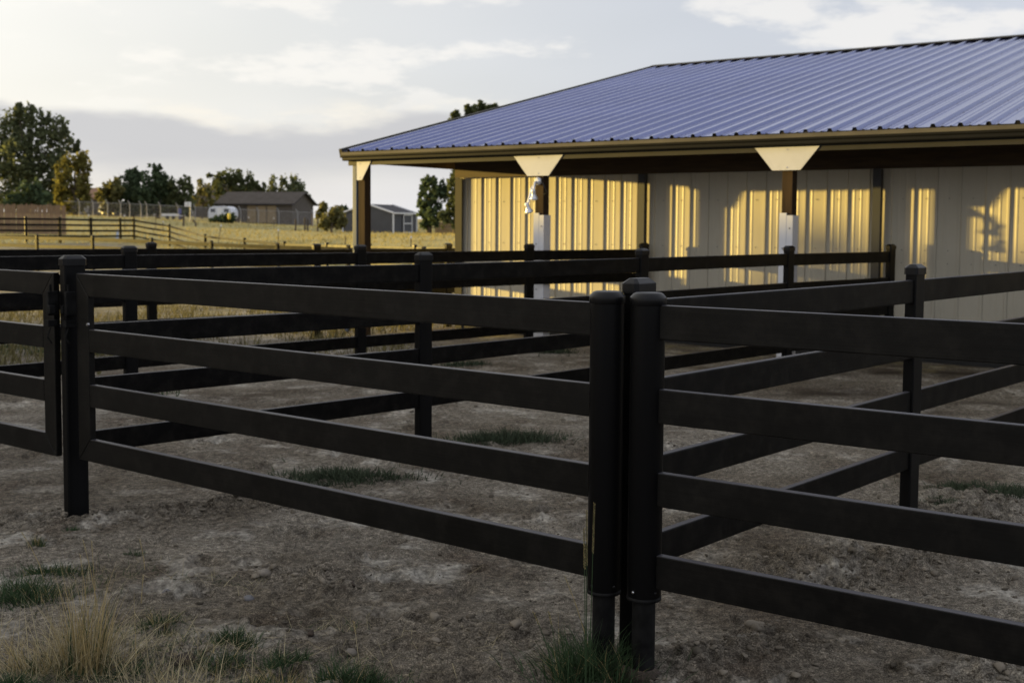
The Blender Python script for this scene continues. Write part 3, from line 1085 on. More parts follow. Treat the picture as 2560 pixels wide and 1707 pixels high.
for k, x in enumerate((.06, 3.52, 7.27, 10.9, 14.5)):
    mb = MB(); mb.box(-.07, .07, -.07, .07, -.2, 2.754)
    p = mb.build('porch_post', M['wood'], barn, bevel=.006); p.location = (x, 0, 0)
    if k == 0:
        gusset(p, [(-.062, 2.51), (.045, 2.51), (.24, 2.80), (-.062, 2.80)], -.112)
    else:
        gusset(p, [(-.185, 2.515), (.185, 2.515), (.425, 2.80), (-.425, 2.80)], -.112)
        mb = MB()
        h1, h2 = 1.99, 1.96
        mb.box(-.088, .004, -.088, -.072, -.1, h1); mb.box(.006, .088, -.086, -.072, -.1, h2)
        mb.box(.072, .088, -.070, .088, -.1, h2); mb.box(-.088, -.072, -.070, .088, -.1, h1); mb.box(-.07, .07, .072, .088, -.1, h2)
        s = mb.build('post_sleeve', M['white'], p)
        mb = MB()
        for sx, sz in ((-.04, 1.55), (.05, 1.80), (-.03, .9), (.04, .5)):
            mb.box(sx - .007, sx + .007, -.094, -.087, sz - .007, sz + .007)
        mb.build('nail', M['trim'], s)
mb = MB()
xd, yd = -.085, -.05
mb.extrude(round_rect(.09, .065, .01), (xd, yd, .30), (xd, yd, 2.83), up=(0, 1, 0))
mb.extrude(round_rect(.09, .065, .01), (xd, yd + .01, .33), (xd - .16, yd - .06, .10), up=(0, 0, 1))
mb.build('downspout', M['blue_down'], barn)


def bw(x, y, z):
    p = np.array([BX, BY, BZ]) + BA * x + BN * y
    return Vector((p[0], p[1], BZ + z))


# twin-headed lamp screwed to the middle porch post
lp = bw(3.52, -.08, 2.30)
lamp = thing('security_lamp', 'white twin-headed security lamp on the middle porch post', 'lamp', lp, -BPHI)
mb = MB(); mb.lathe([(.055, -.02), (.06, 0), (.055, .012), (.03, .03)], 20)
o = mb.build('wall_box', M['chrome'], lamp); o.rotation_euler = (PI / 2, 0, 0); o.location = (-.01, -.02, .14)
for (ex, ey, ez, tilt) in ((-.01, -.12, -.06, .1), (-.075, -.16, -.25, -.2)):
    mb = MB()
    mb.lathe([(.058, -.06), (.062, -.055), (.055, -.035), (.036, .0), (.030, .02), (.034, .06), (.026, .085), (.01, .09)], 20)
    h = mb.build('lamp_head', M['chrome'], lamp)
    h.location = (ex, ey, ez); h.rotation_euler = (.25, tilt, 0)
    mb = MB(); mb.lathe([(.054, -.062), (.03, -.069), (.005, -.07)], 16); mb.build('bulb', M['whitepaint'], h)
    mb = MB(); mb.tube([(-.01, -.04, .13), (ex * .6, ey * .8, (ez + .2) * .5 + .05), (ex, ey - .005, ez + .08)], .018, 8); mb.build('arm', M['chrome'], lamp)
mb = MB(); mb.tube([(.05, -.03, .15), (.11, -.04, .08), (.15, -.02, -.02), (.10, -.02, -.05)], .006, 6); mb.build('cable', M['darktube'], lamp)


# ------------------------------------------------------------------ trees
def quads_at(c, size, normal_bias=None, flat=.0):
    """c (n,3), size (n,) -> random quads"""
    n = len(c)
    a = rng.normal(size=(n, 3))
    a /= np.linalg.norm(a, axis=1, keepdims=True)
    b = rng.normal(size=(n, 3))
    b -= a * (a * b).sum(1, keepdims=True)
    b /= np.linalg.norm(b, axis=1, keepdims=True)
    s = size[:, None]
    v = np.stack([c - a * s - b * s * .15, c - a * s * .1 + b * s * .62, c + a * s + b * s * .1, c + a * s * .1 - b * s * .62], 1)
    f = np.arange(n * 4).reshape(n, 4)
    return v.reshape(-1, 3), f


CROWN_K = 20.0


def crown_points(lobes, per, rx=1.0):
    """lobes: (x,y,z,rx,ry,rz); points gathered in leafy sprays near the lobe's skin"""
    out = []
    for (x, y, z, a, b, c) in lobes:
        n = int(CROWN_K * per * (a * c + b * c + a * b) / 3) + 60
        ns = max(6, n // 7)
        d = rng.normal(size=(ns, 3)); d /= np.linalg.norm(d, axis=1, keepdims=True)
        rad = rng.uniform(.25, 1.06, size=(ns, 1)) ** .6
        cen = d * rad
        pts = np.repeat(cen, 7, 0) + rng.normal(size=(ns * 7, 3)) * .15
        out.append(pts * np.array([a, b, c]) + np.array([x, y, z]))
    return np.concatenate(out)


def tree(label, base, lobes, leaf, leaf_size, per, group=None, name='broadleaf_tree', trunk_r=.3, cat='tree', rz=0.0):
    """base (x,y,z); lobes relative to base"""
    root = thing(name, label, cat, base, rz, group)
    p = crown_points(lobes, per)
    v, f = quads_at(p, leaf_size * rng.uniform(.6, 1.35, len(p)))
    fast_mesh('crown', v, f, leaf, root)['kind'] = 'stuff'
    zt = max(l[2] for l in lobes)
    mb = MB()
    mx, my = np.mean([l[0] for l in lobes]), np.mean([l[1] for l in lobes])
    mb.tube([(0, 0, -.5), (mx * .1, my * .1, zt * .2), (mx * .35, my * .35, zt * .45), (mx * .7, my * .7, zt * .75)], [trunk_r, trunk_r * .8, trunk_r * .55, trunk_r * .25], 8)
    for l in lobes[:9]:
        h = min(zt * .5, max(zt * .12, l[2] * .45))
        k = h / zt
        st = (mx * k * .7, my * k * .7, h)
        mid_ = ((st[0] + l[0]) / 2, (st[1] + l[1]) / 2, st[2] + (l[2] - st[2]) * .42)
        mb.tube([st, mid_, (l[0], l[1], l[2])], [trunk_r * .42, trunk_r * .26, trunk_r * .07], 6)
    mb.build('trunk', M['bark'], root)
    return root


def px_tree(label, Y, base_px, base_py, lobes_px, leaf, leaf_size, per, trunk_r=.3, group=None, depth=1.0, **kw):
    s = Y / FPX
    b = at(base_px, base_py, Y)
    zg = tz(b[0], b[1])
    L_ = []
    for i, (cx, cy, rx, ry) in enumerate(lobes_px):
        p = at(cx, cy, Y)
        L_.append((p[0] - b[0], random.uniform(-.6, .6) * rx * s * depth, p[2] - zg, rx * s, rx * s * depth, ry * s))
    return tree(label, (b[0], b[1], zg), L_, leaf, leaf_size, per, group, trunk_r=trunk_r, **kw)


FT = 'trees beyond the golden field'
px_tree('tallest cottonwood at the left edge with upright plumes and sky showing through', 150, 70, 540,
        [(20, 330, 30, 55), (45, 305, 22, 45), (48, 278, 10, 22), (82, 312, 22, 48), (60, 390, 45, 55), (110, 312, 15, 40), (118, 365, 28, 50), (150, 325, 20, 38),
         (160, 370, 24, 46), (190, 368, 9, 18), (25, 440, 38, 55), (90, 445, 40, 50), (150, 430, 32, 45), (2, 395, 26, 55), (-35, 350, 30, 70), (130, 480, 35, 35), (30, 500, 40, 25), (-40, 450, 40, 60), (140, 512, 24, 18), (60, 505, 40, 22)],
        M['leaf_olive'], .27, 8.0, .55, FT)
px_tree('golden-leaved tree in front of the tall cottonwood', 138, 190, 534,
        [(165, 430, 22, 42), (205, 430, 20, 46), (185, 405, 22, 22), (150, 470, 20, 26), (213, 470, 17, 38), (180, 490, 34, 28), (209, 398, 7, 18), (150, 495, 16, 20), (185, 515, 30, 16), (212, 505, 14, 18)],
        M['leaf_gold'], .26, 10, .35, FT)
px_tree('dark green bush under the tall cottonwood behind the plank fence', 128, 80, 530, [(60, 485, 26, 28), (88, 478, 20, 30), (108, 500, 22, 22), (35, 505, 25, 18)], M['leaf_dark'], .26, 9, .2, FT, cat='bush', name='bush')
px_tree('pale yellow-green small tree left of the dark rounded trees', 142, 275, 536, [(268, 478, 20, 22), (255, 495, 14, 16), (290, 470, 18, 24), (280, 505, 22, 18), (275, 520, 18, 12)], M['leaf_light'], .34, 6.5, .2, FT)
px_tree('dark rounded tree left of the tallest dark crown', 146, 330, 538, [(325, 465, 28, 36), (345, 455, 22, 32), (310, 490, 30, 28), (350, 500, 30, 28), (338, 436, 10, 14), (318, 520, 26, 16), (350, 522, 26, 14)], M['leaf_dark'], .28, 8, .35, FT)
px_tree('dark rounded tree with the highest crown of its clump', 144, 395, 540, [(392, 450, 28, 34), (410, 462, 26, 34), (395, 428, 12, 14), (375, 490, 34, 34), (415, 500, 34, 32), (385, 522, 28, 16), (425, 524, 24, 14)], M['leaf_dark'], .28, 8, .35, FT)
px_tree('dark tree with ragged upright twigs right of the rounded clump', 143, 452, 543, [(440, 475, 24, 28), (458, 462, 12, 22), (475, 470, 10, 22), (460, 505, 30, 26), (435, 505, 25, 25), (455, 526, 28, 16)], M['leaf_mid'], .26, 6, .3, FT)
px_tree('thin see-through tree between the dark clump and the brown stable', 170, 505, 550, [(500, 470, 14, 24), (520, 482, 14, 26), (495, 505, 18, 16), (525, 520, 22, 14)], M['leaf_light'], .26, 5.5, .2, FT)
px_tree('wide spreading tree rising over the left end of the stable roof', 172, 590, 550,
        [(550, 448, 24, 22), (578, 440, 26, 20), (606, 445, 24, 20), (630, 458, 20, 20), (655, 474, 12, 14), (570, 470, 34, 24), (610, 480, 32, 20), (560, 495, 26, 18), (540, 518, 22, 18), (515, 525, 16, 14), (645, 490, 18, 10), (524, 440, 8, 5)],
        M['leaf_mid'], .26, 6, .4, FT)
px_tree('row of upright poplar plumes behind the right end of the stable roof', 176, 720, 552, [(684, 468, 13, 28), (684, 495, 16, 28), (709, 472, 13, 28), (710, 500, 17, 26), (738, 464, 17, 30), (746, 490, 22, 32), (766, 494, 10, 16), (725, 495, 16, 24)],
        M['leaf_olive'], .25, 10, .25, FT)
px_tree('tiny far tree right of the stable gable', 190, 808, 562, [(808, 518, 13, 12), (800, 535, 12, 12)], M['leaf_light'], .38, 6, .2, FT)
px_tree('far dark shrub behind the green bush by the shed', 180, 842, 565, [(838, 530, 20, 10), (862, 525, 10, 10)], M['leaf_dark'], .38, 7, .15, FT, cat='bush', name='bush')
px_tree('round green bush left of the grey shed', 98, 828, 577, [(822, 552, 18, 20), (842, 545, 18, 26), (810, 560, 14, 14), (855, 556, 14, 16), (832, 532, 12, 10)], M['leaf_light'], .20, 20, .12, FT, cat='bush', name='bush')
px_tree('dense tree standing just right of the grey shed', 92, 1072, 586,
        [(1078, 475, 22, 26), (1062, 510, 22, 30), (1098, 490, 18, 30), (1080, 530, 32, 30), (1072, 455, 16, 14), (1070, 560, 24, 16), (1110, 478, 12, 24)], M['leaf_dark'], .22, 13, .25, FT)
px_tree('tree whose right side is cut by the barn wall corner', 90, 1138, 588, [(1135, 470, 14, 34), (1142, 440, 10, 20), (1128, 520, 14, 26), (1145, 510, 16, 40), (1112, 545, 18, 18), (1150, 550, 20, 22)], M['leaf_mid'], .22, 11, .2, FT)
px_tree('treetop sprigs showing above the left slope of the barn roof', 100, 1195, 590,
        [(1141, 288, 11, 12), (1168, 274, 6, 17), (1184, 276, 6, 12), (1202, 272, 8, 19), (1222, 275, 9, 11), (1236, 268, 8, 9), (1195, 335, 50, 40), (1190, 420, 58, 60), (1125, 305, 5, 4)], M['leaf_mid'], .26, 9, .4, FT)
# the shelter belt left of the photographer that keeps the low sun off the pens
SH = np.array([math.sin(SUN_AZ), math.cos(SUN_AZ), 0]) * -1.0         # the way the light travels
SU = np.array([-SH[1], SH[0], 0])
for lab, q, dist, lob in (
        ('shelter belt tree far left of the pens, first from the south', -7.0, 60, [(0, 0, 5.5, 3.4, 3.6, 3.8), (0, 2.4, 4.6, 3, 3, 3.2), (0, -2.4, 4.6, 3, 3, 3.2), (0, 0, 2, 3.5, 4, 2)]),
        ('shelter belt tree far left of the pens, second from the south', -1.0, 60, [(0, 0, 5.5, 3.4, 3.6, 3.8), (0, 2.4, 4.6, 3, 3, 3.2), (0, -2.4, 4.6, 3, 3, 3.2), (0, 0, 2, 3.5, 4, 2)]),
        ('shelter belt tree far left of the pens, third from the south', 5.0, 61, [(0, 0, 5.5, 3.4, 3.6, 3.6), (0, 2.4, 4.6, 3, 3, 3.2), (0, -2.4, 4.6, 3, 3, 3.2), (0, 0, 2, 3.5, 4, 2)]),
        ('shelter belt tree far left of the pens, fourth from the south', 10.6, 59, [(0, 0, 4.2, 3, 2.6, 3.2), (0, 1.5, 3.8, 2.6, 1.8, 2.9), (0, -2.2, 4.2, 3, 2.6, 3.2), (0, 0, 2, 3.2, 3.4, 2)]),
        ('lowest, northernmost tree of the shelter belt far left of the pens', 15.2, 60, [(0, 0, 3.4, 1.6, 1.1, 2.75), (.4, 1.2, 3.1, 1.4, .8, 2.6), (0, 2.0, 2.6, 1.2, .55, 2.4), (0, -1.2, 3.6, 1.8, 1.0, 2.8), (.3, 2.55, 2.0, 1.0, .4, 1.8), (0, 0, 1.6, 2.0, 1.9, 1.6)])):
    p = SU * q - SH * dist
    tree(lab, (p[0], p[1], tz(p[0], p[1])), lob, M['leaf_dark'], .75, 2.8, 'shelter belt trees', trunk_r=.3, rz=math.atan2(-SU[0], SU[1]))


for lab, x, y, lob in (('round tree beyond the left edge whose long shadow reaches the shed', -80.0, 128.5, [(0, 0, 4.6, 3.6, 3.6, 3.8), (0, 2.5, 4.2, 3, 3, 3.2), (0, -2.5, 4.2, 3, 3, 3.2), (0, 0, 2, 3.6, 3.6, 2)]),):
    tree(lab, (x, y, tz(x, y)), lob, M['leaf_dark'], .6, 2.8, FT, trunk_r=.3)


# ------------------------------------------------------------------ far buildings
def local_box(root, name, mat, *b):
    mb = MB(); mb.box(*b)
    return mb.build(name, mat, root)


def gabled(root, L_, D, hw, rise, over, wall_mat, roof_mat, axis='x'):
    """walls 0..L_ x 0..D, ridge along x; gable ends"""
    mb = MB()
    v = [(0, 0, -.6), (L_, 0, -.6), (L_, D, -.6), (0, D, -.6), (0, 0, hw), (L_, 0, hw), (L_, D, hw), (0, D, hw), (0, D / 2, hw + rise), (L_, D / 2, hw + rise)]
    mb.add(v, [(0, 1, 5, 4), (2, 3, 7, 6), (1, 2, 6, 9, 5), (3, 0, 4, 8, 7)])
    w = mb.build('wall', wall_mat, root)
    mb = MB()
    sl = rise / (D / 2)
    for s in (0, 1):
        ya, za = (-over, hw - over * sl) if s == 0 else (D + over, hw - over * sl)
        q = [(-over, ya, za + .02), (L_ + over, ya, za + .02), (L_ + over, D / 2, hw + rise + .02), (-over, D / 2, hw + rise + .02)]
        q2 = [(x, y, z + .16) for x, y, z in q]
        mb.add(q + q2, [(0, 1, 2, 3), (7, 6, 5, 4), (0, 4, 5, 1), (1, 5, 6, 2), (3, 7, 4, 0)])
    r_ = mb.build('roof', roof_mat, root)
    return w, r_


# stable: left end at px 540, gable at the right end
def place(px, py, Y):
    p = at(px, py, Y)
    return (p[0], p[1], tz(p[0], p[1]))


Ys = 150.0
k = Ys / FPX
p = place(547, 560, Ys)
st = thing('stable', 'long low grey-brown stable with dark roof and three tan doors', 'stable', p, R(-14))
Ls = 196 * k / math.cos(R(14)) * .98
gabled(st, Ls, 6.4, 2.25, 1.35, .45, M['siding'], M['shingle'])
for i in range(3):
    x = 3.9 + i * 1.32
    d = local_box(st, 'stable_door', M['tandoor'], x, x + 1.2, -.06, .03, -.1, 1.98)
    local_box(d, 'door_frame', M['siding'], x - .06, x - .005, -.09, .02, -.1, 2.04)
p = place(485, 545, 185)
h2 = thing('house', 'house almost hidden behind the dark trees, only a dark gable roof showing', 'house', p, R(-20))
gabled(h2, 9, 7, 2.6, 2.2, .5, M['siding'], M['shingle'])
p = place(221, 538, 190)
h3 = thing('house', 'small house with orange-brown roof beside the golden-leaved tree', 'house', p, R(5))
gabled(h3, 3.2, 6, 2.3, 1.6, .3, M['siding'], M['brownroof'])
p = place(249, 536, 172)
h4 = thing('garage', 'small grey garage with white eave edge left of the dark rounded trees', 'garage', p, R(-70))
w, r_ = gabled(h4, 5, 2.6, 1.7, .8, .2, M['shedgrey'], M['shingle'])
local_box(h4, 'eave_board', M['whitepaint'], -.26, -.2, -.25, 1.3, 1.55, 1.75)
# shed
Ysd = 112.0
p = place(1040, 580, Ysd)
sd = thing('shed', 'grey garden shed with white trim and white framed door in the golden field', 'shed', p, R(180 - 38))
ks = Ysd / FPX
# ridge runs along local x; gable end (local x=0 side) faces the camera right
mb = MB()
Lx, Dx, hw, rise = 3.3, 5.6, 1.78, .82
v = [(0, 0, -.4), (Lx, 0, -.4), (Lx, Dx, -.4), (0, Dx, -.4), (0, 0, hw), (Lx, 0, hw), (Lx, Dx, hw), (0, Dx, hw)]
sd.rotation_euler = (0, 0, 0)
a_ = at(858, 579, 108.0); b_ = at(983, 580, 104.0); c_ = at(1041, 579, 108.5)
sd.location = (b_[0], b_[1], tz(b_[0], b_[1]) - .03)
A2, C2 = Vector((a_[0] - b_[0], a_[1] - b_[1], 0)), Vector((c_[0] - b_[0], c_[1] - b_[1], 0))
up = Vector((0, 0, 1))
B0v = Vector((0, 0, 0))
hE, hR = 1.75, 2.48


def quadpart(name, mat, pts, parent, thick=.06):
    mb = MB()
    P = [Vector(q) for q in pts]
    nrm_ = (P[1] - P[0]).cross(P[2] - P[1]).normalized()
    n = len(P)
    vs = P + [q - nrm_ * thick for q in P]
    mb.add(vs, [tuple(range(n)), tuple(range(2 * n - 1, n - 1, -1))] + [(i, n + i, n + (i + 1) % n, (i + 1) % n) for i in range(n)])
    return mb.build(name, mat, parent)


dn = up * .5
mid_a = A2 * .5
quadpart('gable_wall', M['shedgrey'], [A2 - dn, B0v - dn, B0v + up * hE, mid_a + up * hR, A2 + up * hE], sd, .08)
dw = quadpart('door_wall', M['shedgrey'], [B0v - dn, C2 - dn, C2 + up * (hE - .03), B0v + up * (hE - .03)], sd, .08)
quadpart('rear_gable_wall', M['shedgrey'], [A2 + C2 - dn, A2 + C2 + up * hE, mid_a + C2 + up * hR, C2 + up * hE, C2 - dn], sd, .08)
quadpart('side_wall', M['shedgrey'], [A2 - dn, A2 + up * hE, A2 + C2 + up * hE, A2 + C2 - dn], sd, .08)
ca, cc = A2.normalized(), C2.normalized()
quadpart('roof_slope', M['shingle'], [B0v - ca * .15 - cc * .12 + up * (hE - .02), C2 - ca * .15 + cc * .12 + up * (hE - .02), mid_a + C2 + cc * .12 + up * (hR + .06), mid_a - cc * .12 + up * (hR + .06)], sd, .05)
quadpart('roof_slope', M['shingle'], [A2 + ca * .15 + C2 + cc * .12 + up * (hE - .02), A2 + ca * .15 - cc * .12 + up * (hE - .02), mid_a - cc * .12 + up * (hR + .062), mid_a + C2 + cc * .12 + up * (hR + .062)], sd, .05)
for nm, P0, P1 in (('eave_trim', B0v - ca * .17 - cc * .14 + up * (hE - .02), C2 - ca * .17 + cc * .14 + up * (hE - .02)), ('rake_trim', B0v - cc * .14 - ca * .15 + up * hE, mid_a - cc * .14 + up * (hR + .08)),
                   ('rake_trim', A2 + ca * .15 - cc * .14 + up * hE, mid_a - cc * .14 + up * (hR + .08)), ('corner_trim', B0v - ca * .05 - cc * .05 - dn, B0v - ca * .05 - cc * .05 + up * (hE - .1)),
                   ('corner_trim', A2 + ca * .02 - cc * .05 - dn, A2 + ca * .02 - cc * .05 + up * (hE - .1)), ('corner_trim', C2 - ca * .05 - dn, C2 - ca * .05 + up * (hE - .1)),
                   ('rake_trim', C2 + cc * .14 - ca * .15 + up * hE, mid_a + C2 + cc * .14 + up * (hR + .08))):
    mb = MB()
    mb.extrude(round_rect(.11, .13, .01, 1), P0, P1, up=(0, 0, 1) if nm != 'corner_trim' else (1, 0, 0))
    mb.build(nm, M['whitepaint'], sd)
dmb = MB()
d0, d1 = C2 * .40 - ca * .09, C2 * .76 - ca * .09
dr = quadpart('door', M['shedgrey'], [d0 + up * .02, d1 + up * .02, d1 + up * 1.60, d0 + up * 1.60], sd, .03)
for P0, P1 in ((d0 - dn * .5, d0 + up * 1.62), (d1 - dn * .5, d1 + up * 1.62), (d0 + up * 1.6, d1 + up * 1.6), (d0 + up * .85, d1 + up * .85), (d0 + up * .08, d1 + up * .08)):
    mb = MB(); mb.extrude(round_rect(.085, .085, .01, 1), P0 - ca * .03, P1 - ca * .03, up=(0, 0, 1) if abs((P1 - P0).normalized().z) < .5 else (1, 0, 0))
    mb.build('door_trim', M['whitepaint'], dr)

# ------------------------------------------------------------------ plank fence, chain link fence
p0, p1 = at(-120, 540, 84), at(165, 540, 84)
pf = thing('plank_fence', 'weathered upright plank fence at the left edge behind the dark paddock fence', 'fence', (p0[0], p0[1], tz(p0[0], p0[1])))
zt_l, zt_r = at(0, 509, 84)[2], at(165, 513, 84)[2]
npl = 48
for i in range(npl):
    u = i / npl
    x = p0[0] + (p1[0] - p0[0]) * u
    y = 84 + random.uniform(-.012, .012)
    zt = zt_l + (zt_r - zt_l) * u + random.uniform(-.05, .06)
    zb = tz(x, y) - .1
    w = (p1[0] - p0[0]) / npl
    mb = MB()
    mb.box(.008, w - .012, -.012, .012, 0, zt - zb)
    o = mb.build('plank', M['plank'], pf)
    o.location = (x - p0[0], y - p0[1], zb - pf.location.z)
    o.rotation_euler = (0, random.uniform(-.012, .012), random.uniform(-.05, .05))
for zz_ in (.35, 1.35):
    mb = MB(); mb.box(0, p1[0] - p0[0], .03, .08, zz_, zz_ + .09); mb.build('stringer', M['plank'], pf)

ca0, ca1 = at(160, 536, 128), at(800, 560, 139)
cf = thing('chain_link_fence', 'tall chain link fence with bent post tops in front of the far houses', 'fence', (ca0[0], ca0[1], tz(ca0[0], ca0[1])))
dvec = np.array([ca1[0] - ca0[0], ca1[1] - ca0[1]])
cl = np.hypot(*dvec)
HF = 1.55
zc0 = cf.location.z


def cfp(u):
    x, y = ca0[0] + dvec[0] * u, ca0[1] + dvec[1] * u
    return x - ca0[0], y - ca0[1], tz(x, y) - zc0


for px in (196, 228, 262, 293, 315, 342, 356, 389, 432, 475, 513, 552, 590, 636, 690, 740, 781):
    u = (px - 160) / 640
    x, y, z = cfp(u)
    mb = MB(); mb.tube([(x, y, z - .2), (x, y, z + HF), (x - .22, y - .05, z + HF + .35)], .045, 6); mb.build('post', M['galv'], cf)
mb = MB()
N_ = 26
pts = [cfp(i / N_) for i in range(N_ + 1)]
mb.tube([(x, y, z + HF) for x, y, z in pts], .025, 5)
mb.build('top_rail', M['galv'], cf)
mb = MB()
sp = .22
for i in range(int(cl / sp)):
    for sgn in (1, -1):
        ua, ub = i * sp / cl, (i * sp + sgn * HF) / cl
        if not (0 <= ub <= 1):
            continue
        a, b = cfp(ua), cfp(ub)
        mb.tube([(a[0], a[1], a[2] + .03), (b[0], b[1], b[2] + HF)], .007, 3, cap=False)
o = mb.build('wire_mesh', M['galv'], cf); o['kind'] = 'stuff'
# low board fence behind the right hand trees
p = at(1088, 582, 96); q = at(1160, 584, 94)
bf = thing('board_fence', 'low grey board fence in the shade under the trees right of the shed', 'fence', (p[0], p[1], tz(p[0], p[1])))
for i in range(14):
    mb = MB(); mb.box(0, .14, -.012, .012, -.1, .92 + random.uniform(-.03, .03))
    o = mb.build('board', M['plank'], bf); o.location = ((q[0] - p[0]) * i / 14, (q[1] - p[1]) * i / 14, 0)
mb = MB(); mb.box(0, q[0] - p[0], .02, .06, .55, .63); mb.build('stringer', M['plank'], bf)

# privacy fence far behind the chain link, and a clipped hedge line
pa, pb = at(150, 540, 156), at(545, 552, 160)
pv = thing('privacy_fence', 'dark board privacy fence far behind the chain link fence under the trees', 'fence', (pa[0], pa[1], tz(pa[0], pa[1])))
for i in range(9):
    u0, u1 = i / 9, (i + 1) / 9
    xa, ya = pa[0] + (pb[0] - pa[0]) * u0, pa[1] + (pb[1] - pa[1]) * u0
    xb, yb = pa[0] + (pb[0] - pa[0]) * u1, pa[1] + (pb[1] - pa[1]) * u1
    zt_ = max(at((xa / ya) * FPX + 1280, 519, ya)[2], tz(xa, ya) + 1.0)
    mb = MB()
    wl_ = math.hypot(xb - xa, yb - ya)
    nb_ = 16
    for q in range(nb_):
        mb.box(wl_ * q / nb_ + .01, wl_ * (q + 1) / nb_ - .01, -.02, .02, -1.2, random.uniform(-.03, .03))
    o = mb.build('panel', M['siding'], pv); o['kind'] = 'stuff'
    o.location = (xa - pa[0], ya - pa[1], zt_ - pv.location.z)
    o.rotation_euler = (0, 0, math.atan2(yb - ya, xb - xa))

# field posts
for lab, px, yt, yb, Y in (('white-topped thin steel post below the left end of the stable', 622, 545, 570, 112), ('white-topped thin steel post below the stable gable', 685, 547, 572, 110),
                           ('white-topped thin steel post in the field in front of the right trees of the stable', 696, 577, 606, 74), ('leaning thin steel post in the field below the camper', 545.5, 565, 593, 80),
                           ('white-topped thin steel post at the foot of the rise below the backboard', 408, 556, 580, 92), ('white-topped steel post left of the pale car', 221, 540, 562, 95),
                           ('white-topped steel post right of the pale car', 312, 541, 564, 95), ('dark thin steel post left of the barn corner post', 863, 591, 612, 60),
                           ('white-topped thin steel post in the field between shed and barn', 1027, 595, 613, 60), ('white-topped steel post below the dark rounded trees', 389, 541, 566, 97)):
    b = at(px, yb, Y)
    t_ = thing('steel_post', lab, 'fence post', (b[0], b[1], tz(b[0], b[1])), 0, 'thin steel posts in the field')
    h = at(px, yt, Y)[2] - t_.location.z
    mb = MB(); lean = .18 if 'leaning' in lab else random.uniform(-.03, .03)
    mb.box(-.02, .02, -.006, .006, -.3, h); mb.box(-.005, .005, -.02, .006, -.3, h)
    o = mb.build('shaft', M['bark'], t_); o.rotation_euler = (0, lean, 0)
    if 'dark' not in lab:
        mb = MB(); mb.box(-.035, .035, -.03, .03, h - .02, h + .10); c = mb.build('tip', M['whitepaint'], o)
for lab, px, yt, yb, Y in (('dark wooden post in front of the basketball pole', 459, 537, 568, 108), ('short leaning wooden post right of the basketball pole', 489, 550, 568, 108),
                           ('dark wooden post below the stable gable, leftmost of four', 739, 548, 575, 104), ('dark wooden post, left one of the close pair right of the stable', 762, 545, 575, 104),
                           ('dark wooden post, right one of the close pair right of the stable', 769, 548, 575, 104), ('dark wooden post beside the round green bush', 794, 545, 575, 104),
                           ('pale wooden post at the right corner of the stable', 780, 534, 560, 140)):
    b = at(px, yb, Y)
    h = at(px, yt, Y)[2]
    zg = tz(b[0], b[1])
    mb = MB(); mb.tube([(0, 0, -.3), (.01, 0, (h - zg) * .5), (0.02 if 'leaning' not in lab else -.25, 0, h - zg)], [.085, .08, .075], 8)
    o = mb.build('wooden_post', M['plank'] if 'pale' in lab else M['bark']); o.location = (b[0], b[1], zg)
    tag(o, lab, 'fence post', 'wooden posts in the field')

# basketball hoop
p = place(475, 553, 126)
bh = thing('basketball_hoop', 'white basketball backboard on a pole in front of the dark trees', 'basketball hoop', p, R(-10))
zt = at(470, 505, 126)[2] - p[2]
mb = MB(); mb.tube([(0, .12, -.2), (0, .12, zt - .3)], .06, 8); mb.build('pole', M['galv'], bh)
zb_ = at(470, 517, 126)[2] - p[2]
mb = MB(); mb.box(-.58, .14, 0, .03, zb_, zt); bb = mb.build('backboard', M['whitepaint'], bh)
mb = MB(); ang = np.linspace(0, 2 * PI, 17)
mb.tube([(-.22 + .18 * math.cos(a), -.22 + .18 * math.sin(a), zb_ + .1) for a in ang], .012, 5); mb.build('rim', M['brownroof'], bh)
mb = MB(); mb.box(-.34, -.30, -.004, -.001, zb_ + .1, zb_ + .35); mb.box(-.14, -.10, -.004, -.001, zb_ + .1, zb_ + .35); mb.box(-.30, -.14, -.004, -.001, zb_ + .31, zb_ + .35); mb.build('target_square', M['galv'], bb)

# camper trailer
p = place(519, 556, 134)
cmp_ = thing('camper_trailer', 'rounded white camper trailer parked beside the stable', 'camper', p, R(-8))
kc = 134 / FPX
prof = [(.1, .35), (2.7, .35), (2.82, .6), (2.80, 1.1), (2.62, 1.5), (2.25, 1.70), (.62, 1.70), (.22, 1.5), (.03, 1.1), (0, .6)]
mb = MB()
n = len(prof)
mb.add([(x, 0, z) for x, z in prof] + [(x, 2.0, z) for x, z in prof], [tuple(range(n)), tuple(range(2 * n - 1, n - 1, -1))] + [(i, n + i, n + (i + 1) % n, (i + 1) % n) for i in range(n)])
body = mb.build('body', M['camper'], cmp_, bevel=.06)
for x0_, x1_ in ((.35, .9), (1.9, 2.45)):
    mb = MB(); mb.box(x0_, x1_, -.02, .03, 1.05, 1.42); mb.build('window', M['glass'], body)
mb = MB(); mb.box(1.15, 1.65, -.02, .03, .42, 1.5); mb.build('door', M['whitepaint'], body)
for x_ in (1.0, 1.9):
    mb = MB(); mb.tube([(x_, -.05, .26), (x_, .12, .26)], .26, 14); mb.build('wheel', M['tyre'], cmp_)
# shrubs by the camper and the yellow thing
px_tree('dark low shrub in front of the camper trailer', 128, 558, 558, [(555, 548, 16, 9), (575, 545, 13, 11), (535, 552, 12, 6)], M['leaf_dark'], .26, 22, .08, None, cat='bush', name='bush')
p = at(573, 541, 127)
zg = tz(p[0], p[1])
mb = MB(); mb.lathe([(.10, 0), (.16, .05), (.17, .55), (.12, .62), (.05, .66)], 12)
o = mb.build('yellow_bin', M['yellow']); o.location = (p[0], p[1], zg + .45)
tag(o, 'small bright yellow bin among the shrubs by the camper trailer', 'bin')
o.location.z = zg + .42
# car
p = place(246, 543, 150)


